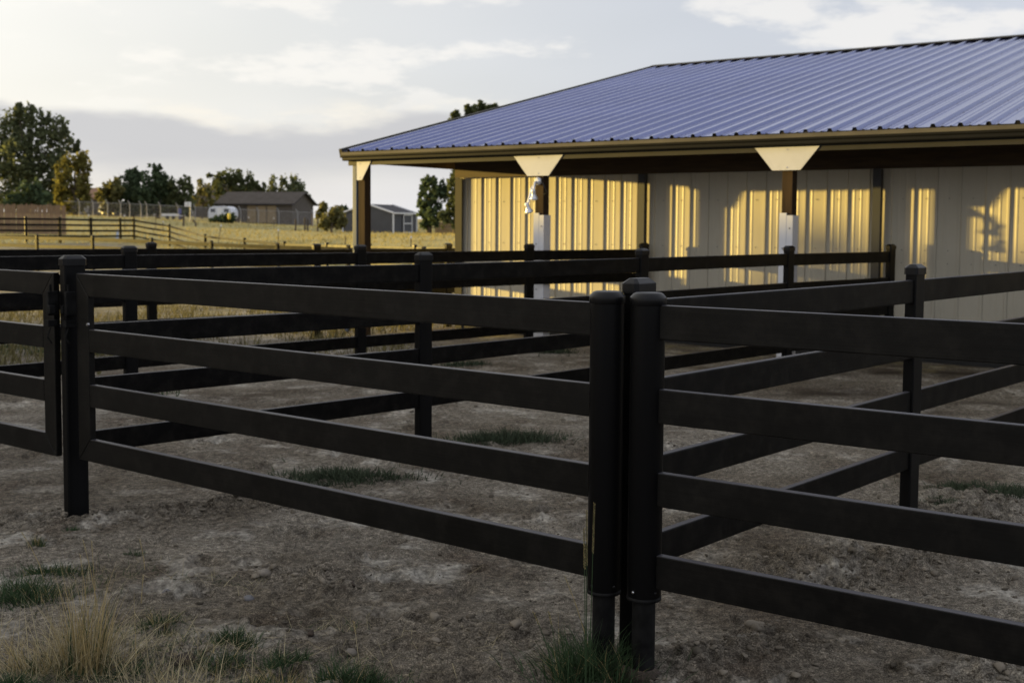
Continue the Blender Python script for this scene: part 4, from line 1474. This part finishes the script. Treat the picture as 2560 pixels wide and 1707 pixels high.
def car(label, p, rz, paint, sc=1.0):
    c = thing('parked_car', label, 'car', p, rz)
    mb = MB()
    pr = [(0, .35), (4.3, .35), (4.35, .7), (4.2, .95), (3.1, 1.02), (.1, 1.0), (-.02, .7)]
    n = len(pr)
    mb.add([(x, 0, z) for x, z in pr] + [(x, 1.75, z) for x, z in pr], [tuple(range(n)), tuple(range(2 * n - 1, n - 1, -1))] + [(i, n + i, n + (i + 1) % n, (i + 1) % n) for i in range(n)])
    b = mb.build('body', paint, c, bevel=.04)
    mb = MB()
    pr = [(.25, 1.0), (3.2, 1.0), (2.45, 1.55), (.45, 1.6)]
    mb.add([(x, .08, z) for x, z in pr] + [(x, 1.67, z) for x, z in pr], [(0, 1, 2, 3), (7, 6, 5, 4), (0, 4, 5, 1), (1, 5, 6, 2), (2, 6, 7, 3), (3, 7, 4, 0)])
    cb = mb.build('cabin', paint, c, bevel=.03)
    for a, bx in ((.45, 1.3), (1.4, 2.5)):
        mb = MB(); mb.add([(a, .06, 1.06), (bx + .25 * (a > 1), .06, 1.06), (bx - .12 * (a > 1), .075, 1.48), (a + .05, .075, 1.50), (a, .1, 1.06), (bx, .1, 1.06), (bx - .1, .1, 1.48), (a + .05, .1, 1.5)], [(0, 1, 2, 3), (7, 6, 5, 4)])
        mb.build('window', M['glass'], cb)
    for x_ in (.8, 3.5):
        for y_ in (-.01, 1.6):
            mb = MB(); mb.tube([(x_, y_, .33), (x_, y_ + .18, .33)], .33, 14); w = mb.build('wheel', M['tyre'], c)
            mb = MB(); mb.tube([(x_, y_ - .01, .33), (x_, y_ + .19, .33)], .19, 10); mb.build('rim', M['galv'], w)
    mb = MB(); mb.box(4.28, 4.36, .15, .45, .68, .82); mb.build('headlight', M['whitepaint'], b)
    mb = MB(); mb.box(4.28, 4.36, 1.3, 1.6, .68, .82); mb.build('headlight', M['whitepaint'], b)
    return c


car('pale blue-grey car parked behind the chain link fence', (p[0], p[1], p[2] + .12), R(-35), M['carblue'])
p = place(404, 552, 140)
ft = thing('flat_trailer', 'low white flat trailer behind the chain link fence below the dark trees', 'trailer', p, R(-3))
mb = MB(); mb.box(0, 2.15, 0, 1.4, .36, .46); mb.build('deck', M['whitepaint'], ft)
mb = MB(); mb.box(0, 2.15, 0, .05, .462, .66); mb.build('side_board', M['whitepaint'], ft)
for x_ in (.7, 1.4):
    mb = MB(); mb.tube([(x_, -.1, .2), (x_, .08, .2)], .2, 12); mb.build('wheel', M['tyre'], ft)
p = at(449, 528, 133)
zg = tz(p[0], p[1])
mb = MB(); mb.box(-.2, .2, -.02, .02, p[2] - zg - .3, p[2] - zg + .3); mb.box(-.03, .03, .02, .06, -.2, p[2] - zg)
o = mb.build('blue_board', M['blue']); o.location = (p[0], p[1], zg)
tag(o, 'small blue board standing by the fence left of the backboard', 'sign')
p = at(296, 588, 82)
zg = tz(p[0], p[1])
mb = MB(); mb.lathe([(.20, 0), (.17, .05), (.14, .35), (.09, .55), (.05, .62)], 16)
o = mb.build('feed_tub', M['paleblue']); o.location = (p[0], p[1], zg); tag(o, 'pale blue plastic tub standing behind the dark paddock fence', 'tub')


# ------------------------------------------------------------------ grass, weeds, clods, stones
def blades(base, height, width, lean, azim, curve, segs=4):
    """ribbons: arrays -> verts, quad faces; base (n,3)"""
    n = len(base)
    t = np.linspace(0, 1, segs + 1)
    hx, hy = np.cos(azim), np.sin(azim)
    out = np.zeros((n, segs + 1, 2, 3))
    ang = lean[:, None] + curve[:, None] * t[None]            # angle from the vertical along the blade
    step = height[:, None] / segs
    hd = np.concatenate([np.zeros((n, 1)), np.cumsum(np.sin(ang[:, :-1]) * step, 1)], 1)
    hz = np.concatenate([np.zeros((n, 1)), np.cumsum(np.cos(ang[:, :-1]) * step, 1)], 1)
    cx = base[:, 0:1] + hx[:, None] * hd
    cy = base[:, 1:2] + hy[:, None] * hd
    cz = base[:, 2:3] + np.maximum(hz, .004)
    w = width[:, None] * (1 - t[None] ** 1.6 * .92) / 2
    fa = rng.uniform(0, 2 * PI, n)
    wx, wy = np.cos(fa), np.sin(fa)
    for s, k in ((-1, 0), (1, 1)):
        out[:, :, k, 0] = cx + s * w * wx[:, None]
        out[:, :, k, 1] = cy + s * w * wy[:, None]
        out[:, :, k, 2] = cz
    v = out.reshape(-1, 3)
    per = (segs + 1) * 2
    f0 = np.array([[2 * i, 2 * i + 1, 2 * i + 3, 2 * i + 2] for i in range(segs)])
    f = (np.arange(n)[:, None, None] * per + f0[None]).reshape(-1, 4)
    return v, f


def gzs(x, y):
    return terrain(x, y) + relief(x, y)


def tuft(name, label, cat, px, py, parts, group=None):
    """parts: (part name, material, n, rx, ry, h lo, h hi, width, lean max, curve)"""
    c = on_ground(px, py)
    root = thing(name, label, cat, (c[0], c[1], gz(c[0], c[1])), 0, group)
    for (pn, mat, n, rx, ry, h0, h1, w, lean, curve) in parts:
        # several crowns of unequal size plus stragglers, so the outline stays ragged
        nk = max(3, int(5 + n / 90))
        ka, kr = rng.uniform(0, 2 * PI, nk), np.sqrt(rng.uniform(0, 1, nk))
        kx, ky, ks = np.cos(ka) * kr * rx * .85, np.sin(ka) * kr * ry * .85, rng.uniform(.10, .34, nk)
        w_ = ks ** 1.5
        pick = rng.choice(nk, n, p=w_ / w_.sum())
        stray = rng.random(n) < .12
        x = c[0] + np.where(stray, rng.normal(0, rx * .85, n), kx[pick] + rng.normal(0, 1, n) * ks[pick] * rx)
        y = c[1] + np.where(stray, rng.normal(0, ry * .85, n), ky[pick] + rng.normal(0, 1, n) * ks[pick] * ry)
        r_ = np.where(stray, 1.0, np.clip(np.hypot((x - c[0]) / rx, (y - c[1]) / ry), 0, 1.2))
        a = np.arctan2(y - (c[1] + ky[pick]), x - (c[0] + kx[pick]))
        b = np.stack([x, y, gzs(x, y) - .004], -1)
        v, f = blades(b, rng.uniform(h0, h1, n) * (1.1 - .45 * r_), np.full(n, w) * rng.uniform(.7, 1.3, n), rng.uniform(0, lean, n), a + rng.normal(0, .9, n), rng.uniform(.1, curve, n))
        v = v - np.array([c[0], c[1], root.location.z])
        fast_mesh(pn, v, f, mat, root)['kind'] = 'stuff'
    return root


GT = 'grass tufts in the pen dirt'
G, S, SP = M['grass'], M['straw'], M['strawpale']
tuft('grass_tuft', 'green grass tuft growing around the feet of the twin gate poles', 'grass', 1478, 1660,
     [('green_blades', G, 900, .17, .15, .12, .32, .0045, .9, 1.3), ('dry_blades', S, 80, .17, .13, .12, .30, .003, .9, 1.2)], GT)
tuft('grass_tuft', 'green grass tuft at the lower left edge under the seed heads', 'grass', 40, 1480,
     [('green_blades', G, 800, .26, .17, .06, .16, .0045, 1.0, 1.6), ('dry_blades', S, 60, .22, .15, .06, .14, .003, 1.2, 1.0)], GT)
tuft('grass_tuft', 'low green grass tuft right above the dry clump', 'grass', 150, 1415, [('green_blades', G, 520, .22, .09, .04, .10, .004, 1.0, 1.5), ('dry_blades', S, 30, .2, .08, .05, .1, .003, 1.2, 1.0)], GT)
tuft('grass_tuft', 'dense green tuft right of the dry clump with one pale stalk', 'grass', 600, 1588, [('green_blades', G, 420, .10, .06, .05, .12, .004, .9, 1.4), ('dry_blades', SP, 12, .1, .06, .08, .14, .003, .9, .8)], GT)
tuft('grass_tuft', 'flat blue-green tuft below the densest green tuft', 'grass', 540, 1640, [('green_blades', G, 420, .14, .07, .03, .10, .004, 1.3, 1.2), ('dry_blades', S, 50, .15, .08, .05, .14, .003, 1.3, .8)], GT)
tuft('grass_tuft', 'spreading green tuft with a bent pale blade near the bottom edge', 'grass', 700, 1640, [('green_blades', G, 420, .13, .06, .04, .12, .004, 1.2, 1.2), ('dry_blades', SP, 20, .13, .06, .06, .14, .003, 1.0, 1.0)], GT)
tuft('grass_tuft', 'green tuft at the bottom edge beside a dark clod', 'grass', 880, 1680, [('green_blades', G, 620, .16, .07, .05, .15, .0045, 1.1, 1.3), ('dry_blades', S, 40, .15, .07, .06, .14, .003, 1.0, 1.0)], GT)
tuft('grass_tuft', 'thin mixed tuft of green and dry blades on the bottom edge', 'grass', 690, 1700, [('green_blades', G, 260, .16, .05, .04, .11, .004, 1.2, 1.0), ('dry_blades', S, 150, .2, .06, .06, .16, .003, 1.4, 1.0)], GT)
tuft('grass_tuft', 'small dark green tuft touching the right side of the dry clump', 'grass', 390, 1545, [('green_blades', G, 300, .12, .06, .03, .09, .004, 1.1, 1.2), ('dry_blades', S, 40, .12, .06, .05, .12, .003, 1.2, .9)], GT)
tuft('grass_tuft', 'low green tuft in the lower left corner', 'grass', 40, 1695, [('green_blades', G, 500, .12, .08, .05, .12, .005, .9, 1.3)], GT)
tuft('grass_tuft', 'tiny green sprout in front of the square latch post', 'grass', 186, 1312, [('green_blades', G, 60, .05, .03, .02, .05, .006, 1.2, .8)], GT)
tuft('grass_tuft', 'tiny round tuft left of the seed heads', 'grass', 92, 1348, [('green_blades', G, 130, .05, .03, .03, .09, .003, .8, .6), ('dry_blades', S, 40, .05, .03, .03, .08, .003, .8, .6)], GT)
tuft('grass_tuft', 'small low tuft of green under the single short seed head', 'grass', 335, 1366, [('green_blades', G, 90, .08, .03, .02, .06, .004, 1.1, .8)], GT)
tuft('grass_tuft', 'long dark green weed patch under the middle of the left gate', 'grass', 850, 1185, [('green_blades', M['dusty'], 2200, .50, .26, .04, .12, .008, 1.2, 1.2)], GT)
tuft('grass_tuft', 'long dark green weed patch beyond the lowest gate rail near the twin poles', 'grass', 1270, 1098, [('green_blades', M['dusty'], 2200, .52, .24, .05, .14, .008, 1.2, 1.2)], GT)
tuft('grass_tuft', 'low green weed patch on the dirt mound at the right edge', 'grass', 2470, 1215, [('green_blades', M['dusty'], 2800, .42, .26, .04, .11, .006, 1.2, 1.2)], GT)
tuft('grass_tuft', 'small green patch left of the mound and right of the fence post', 'grass', 2345, 1250, [('green_blades', M['dusty'], 400, .14, .10, .02, .06, .006, 1.2, 1.2)], GT)
tuft('grass_tuft', 'small dark weed tuft beyond the pens right of the farthest middle fence post', 'grass', 1385, 888, [('green_blades', M['dusty'], 500, .30, .2, .06, .16, .012, 1.1, 1.0)], GT)
tuft('grass_tuft', 'faint green tuft between the left gate rails by the middle fence post', 'grass', 1160, 918, [('green_blades', M['dusty'], 400, .34, .18, .05, .12, .012, 1.2, 1.0)], GT)
tuft('dry_grass_clump', 'tall dry golden grass clump with seed heads in the lower left corner', 'grass', 215, 1640,
     [('dry_stalks', S, 150, .12, .07, .18, .56, .0040, .30, .35), ('pale_stalks', SP, 80, .24, .12, .10, .44, .0034, .80, .6), ('bent_stalks', SP, 110, .26, .12, .2, .5, .0036, .9, 1.7), ('broken_stalks', S, 90, .30, .14, .12, .42, .0036, 1.35, .2),
      ('flattened_stalks', SP, 170, .40, .17, .15, .42, .0032, 1.52, .25), ('green_blades', G, 420, .34, .14, .04, .16, .004, 1.0, 1.2), ('tall_green_blades', G, 40, .1, .06, .2, .42, .0045, .3, .4)], 'dry grass clumps')
tuft('dry_grass_clump', 'loose flattened dry grass at the very left edge beside the tall golden clump', 'grass', 20, 1640, [('flattened_stalks', SP, 120, .30, .16, .12, .36, .0032, 1.5, .25), ('dry_stalks', S, 60, .2, .1, .1, .3, .003, .8, .5)], 'dry grass clumps')
tuft('dry_grass_clump', 'thin flattened straw along the bottom edge between the green tufts', 'grass', 500, 1700, [('flattened_stalks', SP, 170, .40, .08, .10, .28, .003, 1.5, .25), ('dry_stalks', S, 30, .3, .06, .06, .2, .003, .9, .6)], 'dry grass clumps')


def seed_stem(label, px, py, top_px, top_py, head=.16, mat=None, r0=.0022, side=None):
    c = on_ground(px, py)
    z0 = gz(c[0], c[1])
    root = thing('seed_stem', label, 'grass stem', (c[0], c[1], z0), 0, 'single seed stems in front of the gates')
    tp = at(top_px, top_py, c[1] + .02)
    d = Vector((tp[0] - c[0], .02, tp[2] - z0))
    pts = [Vector((0, 0, -.01)), d * .35 + Vector((-d.x * .12, 0, 0)), d * .7 + Vector((-d.x * .10, 0, 0)), d]
    mb = MB(); mb.tube(pts, [r0, r0 * .9, r0 * .7, r0 * .4], 6)
    mb.build('stalk', mat or S, root)
    L_ = d.length
    mb = MB()
    nb = max(10, int(head / .0055))
    for i in range(nb):
        u = 1 - head / L_ * (1 - i / (nb - 1))
        c2 = pts[2] + (pts[3] - pts[2]) * ((u - .7) / .3) if u > .7 else pts[1] + (pts[2] - pts[1]) * ((u - .35) / .35)
        s = (-1) ** i
        q = c2 + Vector((s * .0018, random.uniform(-.002, .002), 0))
        l_, w_ = .009, .0021
        mb.add([q + Vector((0, 0, -l_ * .4)), q + Vector((w_, 0, 0)), q + Vector((0, w_, .001)), q + Vector((-w_, 0, 0)), q + Vector((0, -w_, .001)), q + Vector((s * .002, 0, l_ * .8))],
               [(0, 2, 1), (0, 3, 2), (0, 4, 3), (0, 1, 4), (5, 1, 2), (5, 2, 3), (5, 3, 4), (5, 4, 1)])
    mb.build('seed_head', SP if mat is None else S, root)


seed_stem('tallest thin seed stem in front of the left hinge pipe', 1474, 1690, 1486, 1258, .20, G)
seed_stem('thin seed stem left of the tallest one by the twin poles', 1466, 1690, 1467, 1276, .22, G)
seed_stem('third thin seed stem, leftmost of the three close to the twin poles', 1464, 1692, 1460, 1322, .16, G)
seed_stem('reddish bent dry stalk leaning left of the three tall seed stems', 1480, 1640, 1412, 1440, .08)
seed_stem('short dry seed stem farthest left of the twin poles', 1395, 1690, 1334, 1530, .05, G)
seed_stem('short brown-tipped stem between the leftmost short stem and the tall stems', 1405, 1685, 1372, 1530, .05, G)
seed_stem('pale drooping stem with a white seed tip near the bottom centre', 900, 1660, 884, 1552, .05, SP)
seed_stem('lone golden seed head standing above the bare dirt', 362, 1400, 349, 1348, .045)
seed_stem('leaning golden seed stem left of the dry clump', 112, 1440, 54, 1330, .04)
seed_stem('tall golden seed stem over the dry clump, left one of two', 222, 1560, 200, 1385, .06)
seed_stem('tall golden seed stem over the dry clump, right one of two', 250, 1550, 208, 1350, .06)
seed_stem('golden stem with curled seed head on the right side of the dry clump', 240, 1545, 229, 1352, .05)
seed_stem('short golden seed stem right of the dry clump beside bare dirt', 352, 1475, 358, 1438, .035)
# fallen straws
straws = []
for i in range(420):
    px = rng.uniform(-60, 1000) if i % 4 else rng.uniform(1000, 1500)
    py = rng.uniform(1500, 1707) if i % 5 else rng.uniform(1400, 1560)
    if px > 420 and py < 1560 and rng.random() < .75:
        continue
    straws.append(on_ground(px, py))
straws = np.array(straws)
n = len(straws)
straws[:, 2] = gzs(straws[:, 0], straws[:, 1]) + .004
v, f = blades(straws, rng.uniform(.05, .22, n), rng.uniform(.002, .004, n), rng.uniform(1.40, 1.54, n), rng.uniform(0, 2 * PI, n), rng.uniform(-.1, .12, n))
o = fast_mesh('fallen_straw', v, f, SP); tag(o, 'scattered fallen straws on the dirt', 'straw', kind='stuff')
q = []
while len(q) < 2600:
    px, py = rng.uniform(-80, 1050), 1360 + 350 * rng.random() ** .7
    c = on_ground(px, py)
    dens = vnoise(c[:1] * 3.1, c[1:2] * 4.0, 61)[0] + (py - 1600) / 700 - max(0, px - 520) / 1500
    if dens > .04:
        q.append(c)
q = np.array(q)
q[:, 2] = gzs(q[:, 0], q[:, 1]) - .003
h_ = len(q) // 2
v, f = blades(q[:h_], rng.uniform(.02, .075, h_), rng.uniform(.0025, .0045, h_), rng.uniform(.2, 1.3, h_), rng.uniform(0, 2 * PI, h_), rng.uniform(.1, 1.2, h_))
o = fast_mesh('low_grass', v, f, G); tag(o, 'low green grass scattered over the foreground dirt', 'grass', kind='stuff')
h2_ = len(q) - h_
v, f = blades(q[h_:], rng.uniform(.04, .15, h2_), rng.uniform(.0018, .0034, h2_), rng.uniform(.6, 1.5, h2_), rng.uniform(0, 2 * PI, h2_), rng.uniform(-.1, .7, h2_))
o = fast_mesh('dry_litter', v, f, SP); tag(o, 'dry grass litter scattered over the foreground dirt', 'straw', kind='stuff')
# weeds and dry grass between the pens and the paddock
pts = []
while len(pts) < 9000:
    Y = rng.uniform(14.5, 30)
    px = rng.uniform(-100, 1180)
    x = (px - 1280) / FPX * Y
    # between pen fences C and the barn end, outside the barn
    if (x + 2.4) * BA[0] + (Y - BY) * BA[1] > -.3 and (x + 2.4) * BN[0] + (Y - BY) * BN[1] > -.5:
        continue
    dC = (x + 3.92) * .75 - (Y - 12.336) * .66
    if dC > -1.0:
        continue
    if vnoise(np.array([x * .9]), np.array([Y * .9]), 31)[0] < -.12:
        continue
    pts.append((x, Y))
pts = np.array(pts)
n = len(pts)
b = np.stack([pts[:, 0], pts[:, 1], gzs(pts[:, 0], pts[:, 1]) - .01], -1)
v, f = blades(b, rng.uniform(.08, .34, n), rng.uniform(.010, .022, n), rng.uniform(0, .9, n), rng.uniform(0, 2 * PI, n), rng.uniform(.1, .9, n), segs=3)
o = fast_mesh('dry_weeds', v, f, M['weed']); tag(o, 'dry yellow weeds beyond the pen fence', 'weeds', kind='stuff')
pts = np.stack([rng.uniform(-9.5, -3.5, 900), rng.uniform(11.5, 19, 900)], -1)
pts = pts[vnoise(pts[:, 0] * .8, pts[:, 1] * .8, 41) > .12]
n = len(pts)
b = np.stack([pts[:, 0], pts[:, 1], gzs(pts[:, 0], pts[:, 1]) - .01], -1)
b = np.repeat(b, 12, 0) + rng.normal(0, .07, (n * 12, 3)) * np.array([1, 1, 0])
n = len(b)
v, f = blades(b, rng.uniform(.05, .15, n), rng.uniform(.008, .014, n), rng.uniform(0, 1.0, n), rng.uniform(0, 2 * PI, n), rng.uniform(.1, .9, n), segs=3)
o = fast_mesh('green_weeds', v, f, G); tag(o, 'low green weeds in the dirt of the far left pen', 'weeds', kind='stuff')
# field grass: loose tufts that roughen the golden field
nf = 15000
Y = 52 + rng.random(nf) ** 1.3 * 90
px = rng.uniform(-150, 1180, nf)
x = (px - 1280) / FPX * Y
ok_ = Y > np.interp(x, [-60, -28.7, -24.8, -17.6, -13.8, -10.6, -3.7, 6, 30], [66, 70, 77, 68, 61, 55, 45, 41, 41])
x, Y = x[ok_], Y[ok_]
nf = len(x)
b = np.stack([x, Y, gzs(x, Y) - .03], -1)
v, f = blades(b, rng.uniform(.08, .26, nf), rng.uniform(.05, .12, nf), rng.uniform(0, .7, nf), rng.uniform(0, 2 * PI, nf), rng.uniform(.1, .8, nf), segs=2)
M['fieldgrass'] = leaf_mat('field_grass', (0.37, 0.315, 0.13), .3, .10)
o = fast_mesh('field_grass', v, f, M['fieldgrass']); tag(o, 'dry golden grass of the field', 'grass', kind='stuff')

# clods
ico = bmesh.new(); bmesh.ops.create_icosphere(ico, subdivisions=2, radius=1)
iv = np.array([q.co[:] for q in ico.verts]); jf = np.array([[w.index for w in fc.verts] for fc in ico.faces]); ico.free()
ico = bmesh.new(); bmesh.ops.create_icosphere(ico, subdivisions=1, radius=1)
iv1 = np.array([q.co[:] for q in ico.verts]); jf1 = np.array([[w.index for w in fc.verts] for fc in ico.faces]); ico.free()


def clod_mesh(c, s, V, F):
    n, m = len(c), len(V)
    V = np.repeat(V[None], n, 0)
    for _ in range(6):                                    # split faces: cut each lump by a few random planes
        dv = rng.normal(size=(n, 1, 3)); dv /= np.linalg.norm(dv, axis=2, keepdims=True)
        ex = np.maximum((V * dv).sum(2, keepdims=True) - rng.uniform(.40, .85, (n, 1, 1)), 0)
        V = V - ex * dv
    ax = rng.uniform(.6, 1.25, (n, 1, 3)) * np.array([1, 1, .62])
    sgn = rng.normal(0, .13, (n, m, 1))
    th = rng.uniform(0, 2 * PI, n)
    P = V * (1 + sgn) * ax
    cth, sth = np.cos(th)[:, None], np.sin(th)[:, None]
    X = P[..., 0] * cth - P[..., 1] * sth
    Yq = P[..., 0] * sth + P[..., 1] * cth
    P = np.stack([X, Yq, P[..., 2]], -1) * s[:, None, None] + c[:, None, :]
    return P.reshape(-1, 3), (np.arange(n)[:, None, None] * m + F[None]).reshape(-1, 3)


cs, ss = [], []
for mx, my, lx, ly, hh in MND:
    k = int(420 * min(1.5, lx * ly * 14) * (1.0 if my < 8 else .45))
    cs.append(np.stack([rng.normal(mx, lx * .75, k), rng.normal(my, ly * .8, k)], -1))
    ss.append(np.exp(rng.normal(math.log(.0065), .6, k)))
k = 9000
px, py = rng.uniform(-50, 2610, k), 1000 + 720 * rng.random(k) ** .75
q = np.array([on_ground(a, b_)[:2] for a, b_ in zip(px, py)])
keep = vnoise(q[:, 0] * 1.6, q[:, 1] * 2.0, 51) > -.16
cs.append(q[keep]); ss.append(np.exp(rng.normal(math.log(.0042), .55, keep.sum())))
cs, ss = np.concatenate(cs), np.clip(np.concatenate(ss), .002, .030)
c3 = np.stack([cs[:, 0], cs[:, 1], gzs(cs[:, 0], cs[:, 1]) + ss * .15], -1)
big = ss > .011
v1, f1 = clod_mesh(c3[big], ss[big], iv, jf)
v2, f2 = clod_mesh(c3[~big], ss[~big], iv1, jf1)
o = fast_mesh('dirt_clods', np.concatenate([v1, v2]), np.concatenate([f1, f2 + len(v1)]), M['clod'])
tag(o, 'loose crumbs and clods of the pen dirt', 'dirt', kind='stuff')

STN = 'stones and clods lying on the dirt'
for nm, lab, cat, px, py, s, mt in (
        ('stone', 'smooth blue-grey pebble on bare dirt right of the dry clump', 'stone', 416, 1445, .026, 'stone'),
        ('stone', 'egg-shaped pale stone near the bottom centre', 'stone', 877, 1592, .026, 'palestone'),
        ('stone', 'tan flat stone lying against the crumbly heap', 'stone', 660, 1416, .032, 'palestone'),
        ('stone', 'rounded brown pebble beside a smaller one left of the crumbly heap', 'stone', 478, 1418, .022, 'palestone'),
        ('stone', 'grey angular stone left of the middle of the bare dirt', 'stone', 622, 1472, .024, 'stone'),
        ('dirt_clod', 'round dark ball of dung right of the crumbly heap', 'clod', 883, 1444, .022, 'dung'),
        ('dirt_clod', 'dark rough clod beside the bottom green tuft', 'clod', 946, 1652, .030, 'dung'),
        ('dirt_clod', 'dark lumpy clod with tiny plants near the bottom centre', 'clod', 776, 1562, .026, 'dung'),
        ('dirt_clod', 'large shaded earth clod between the dry clump and the bottom tufts', 'clod', 460, 1640, .050, 'dung'),
        ('dirt_clod', 'brown earth lump left of the gate poles grass', 'clod', 1290, 1568, .036, 'clod'),
        ('stone', 'broad half-buried earth-coloured stone right of the right pole', 'stone', 1880, 1545, .030, 'clod'),
        ('dirt_clod', 'dark earth lump high on the bare dirt below the left gate', 'clod', 1090, 1525, .040, 'clod')):
    c = on_ground(px, py)
    if nm == 'dirt_clod':
        P, _f = clod_mesh(np.zeros((1, 3)), np.array([s]), iv, jf)
    else:
        P = iv * (1 + rng.normal(0, .05 if nm == 'stone' else .24, (len(iv), 1))) * np.array([1.25, .95, .72]) * s
    mtn = M[mt]
    o = fast_mesh(nm, P, jf, mtn, smooth=(nm == 'stone'))
    o.location = (c[0], c[1], gz(c[0], c[1]) + s * .35)
    o.rotation_euler = (0, 0, rng.uniform(0, 6))
    tag(o, lab, cat, STN)
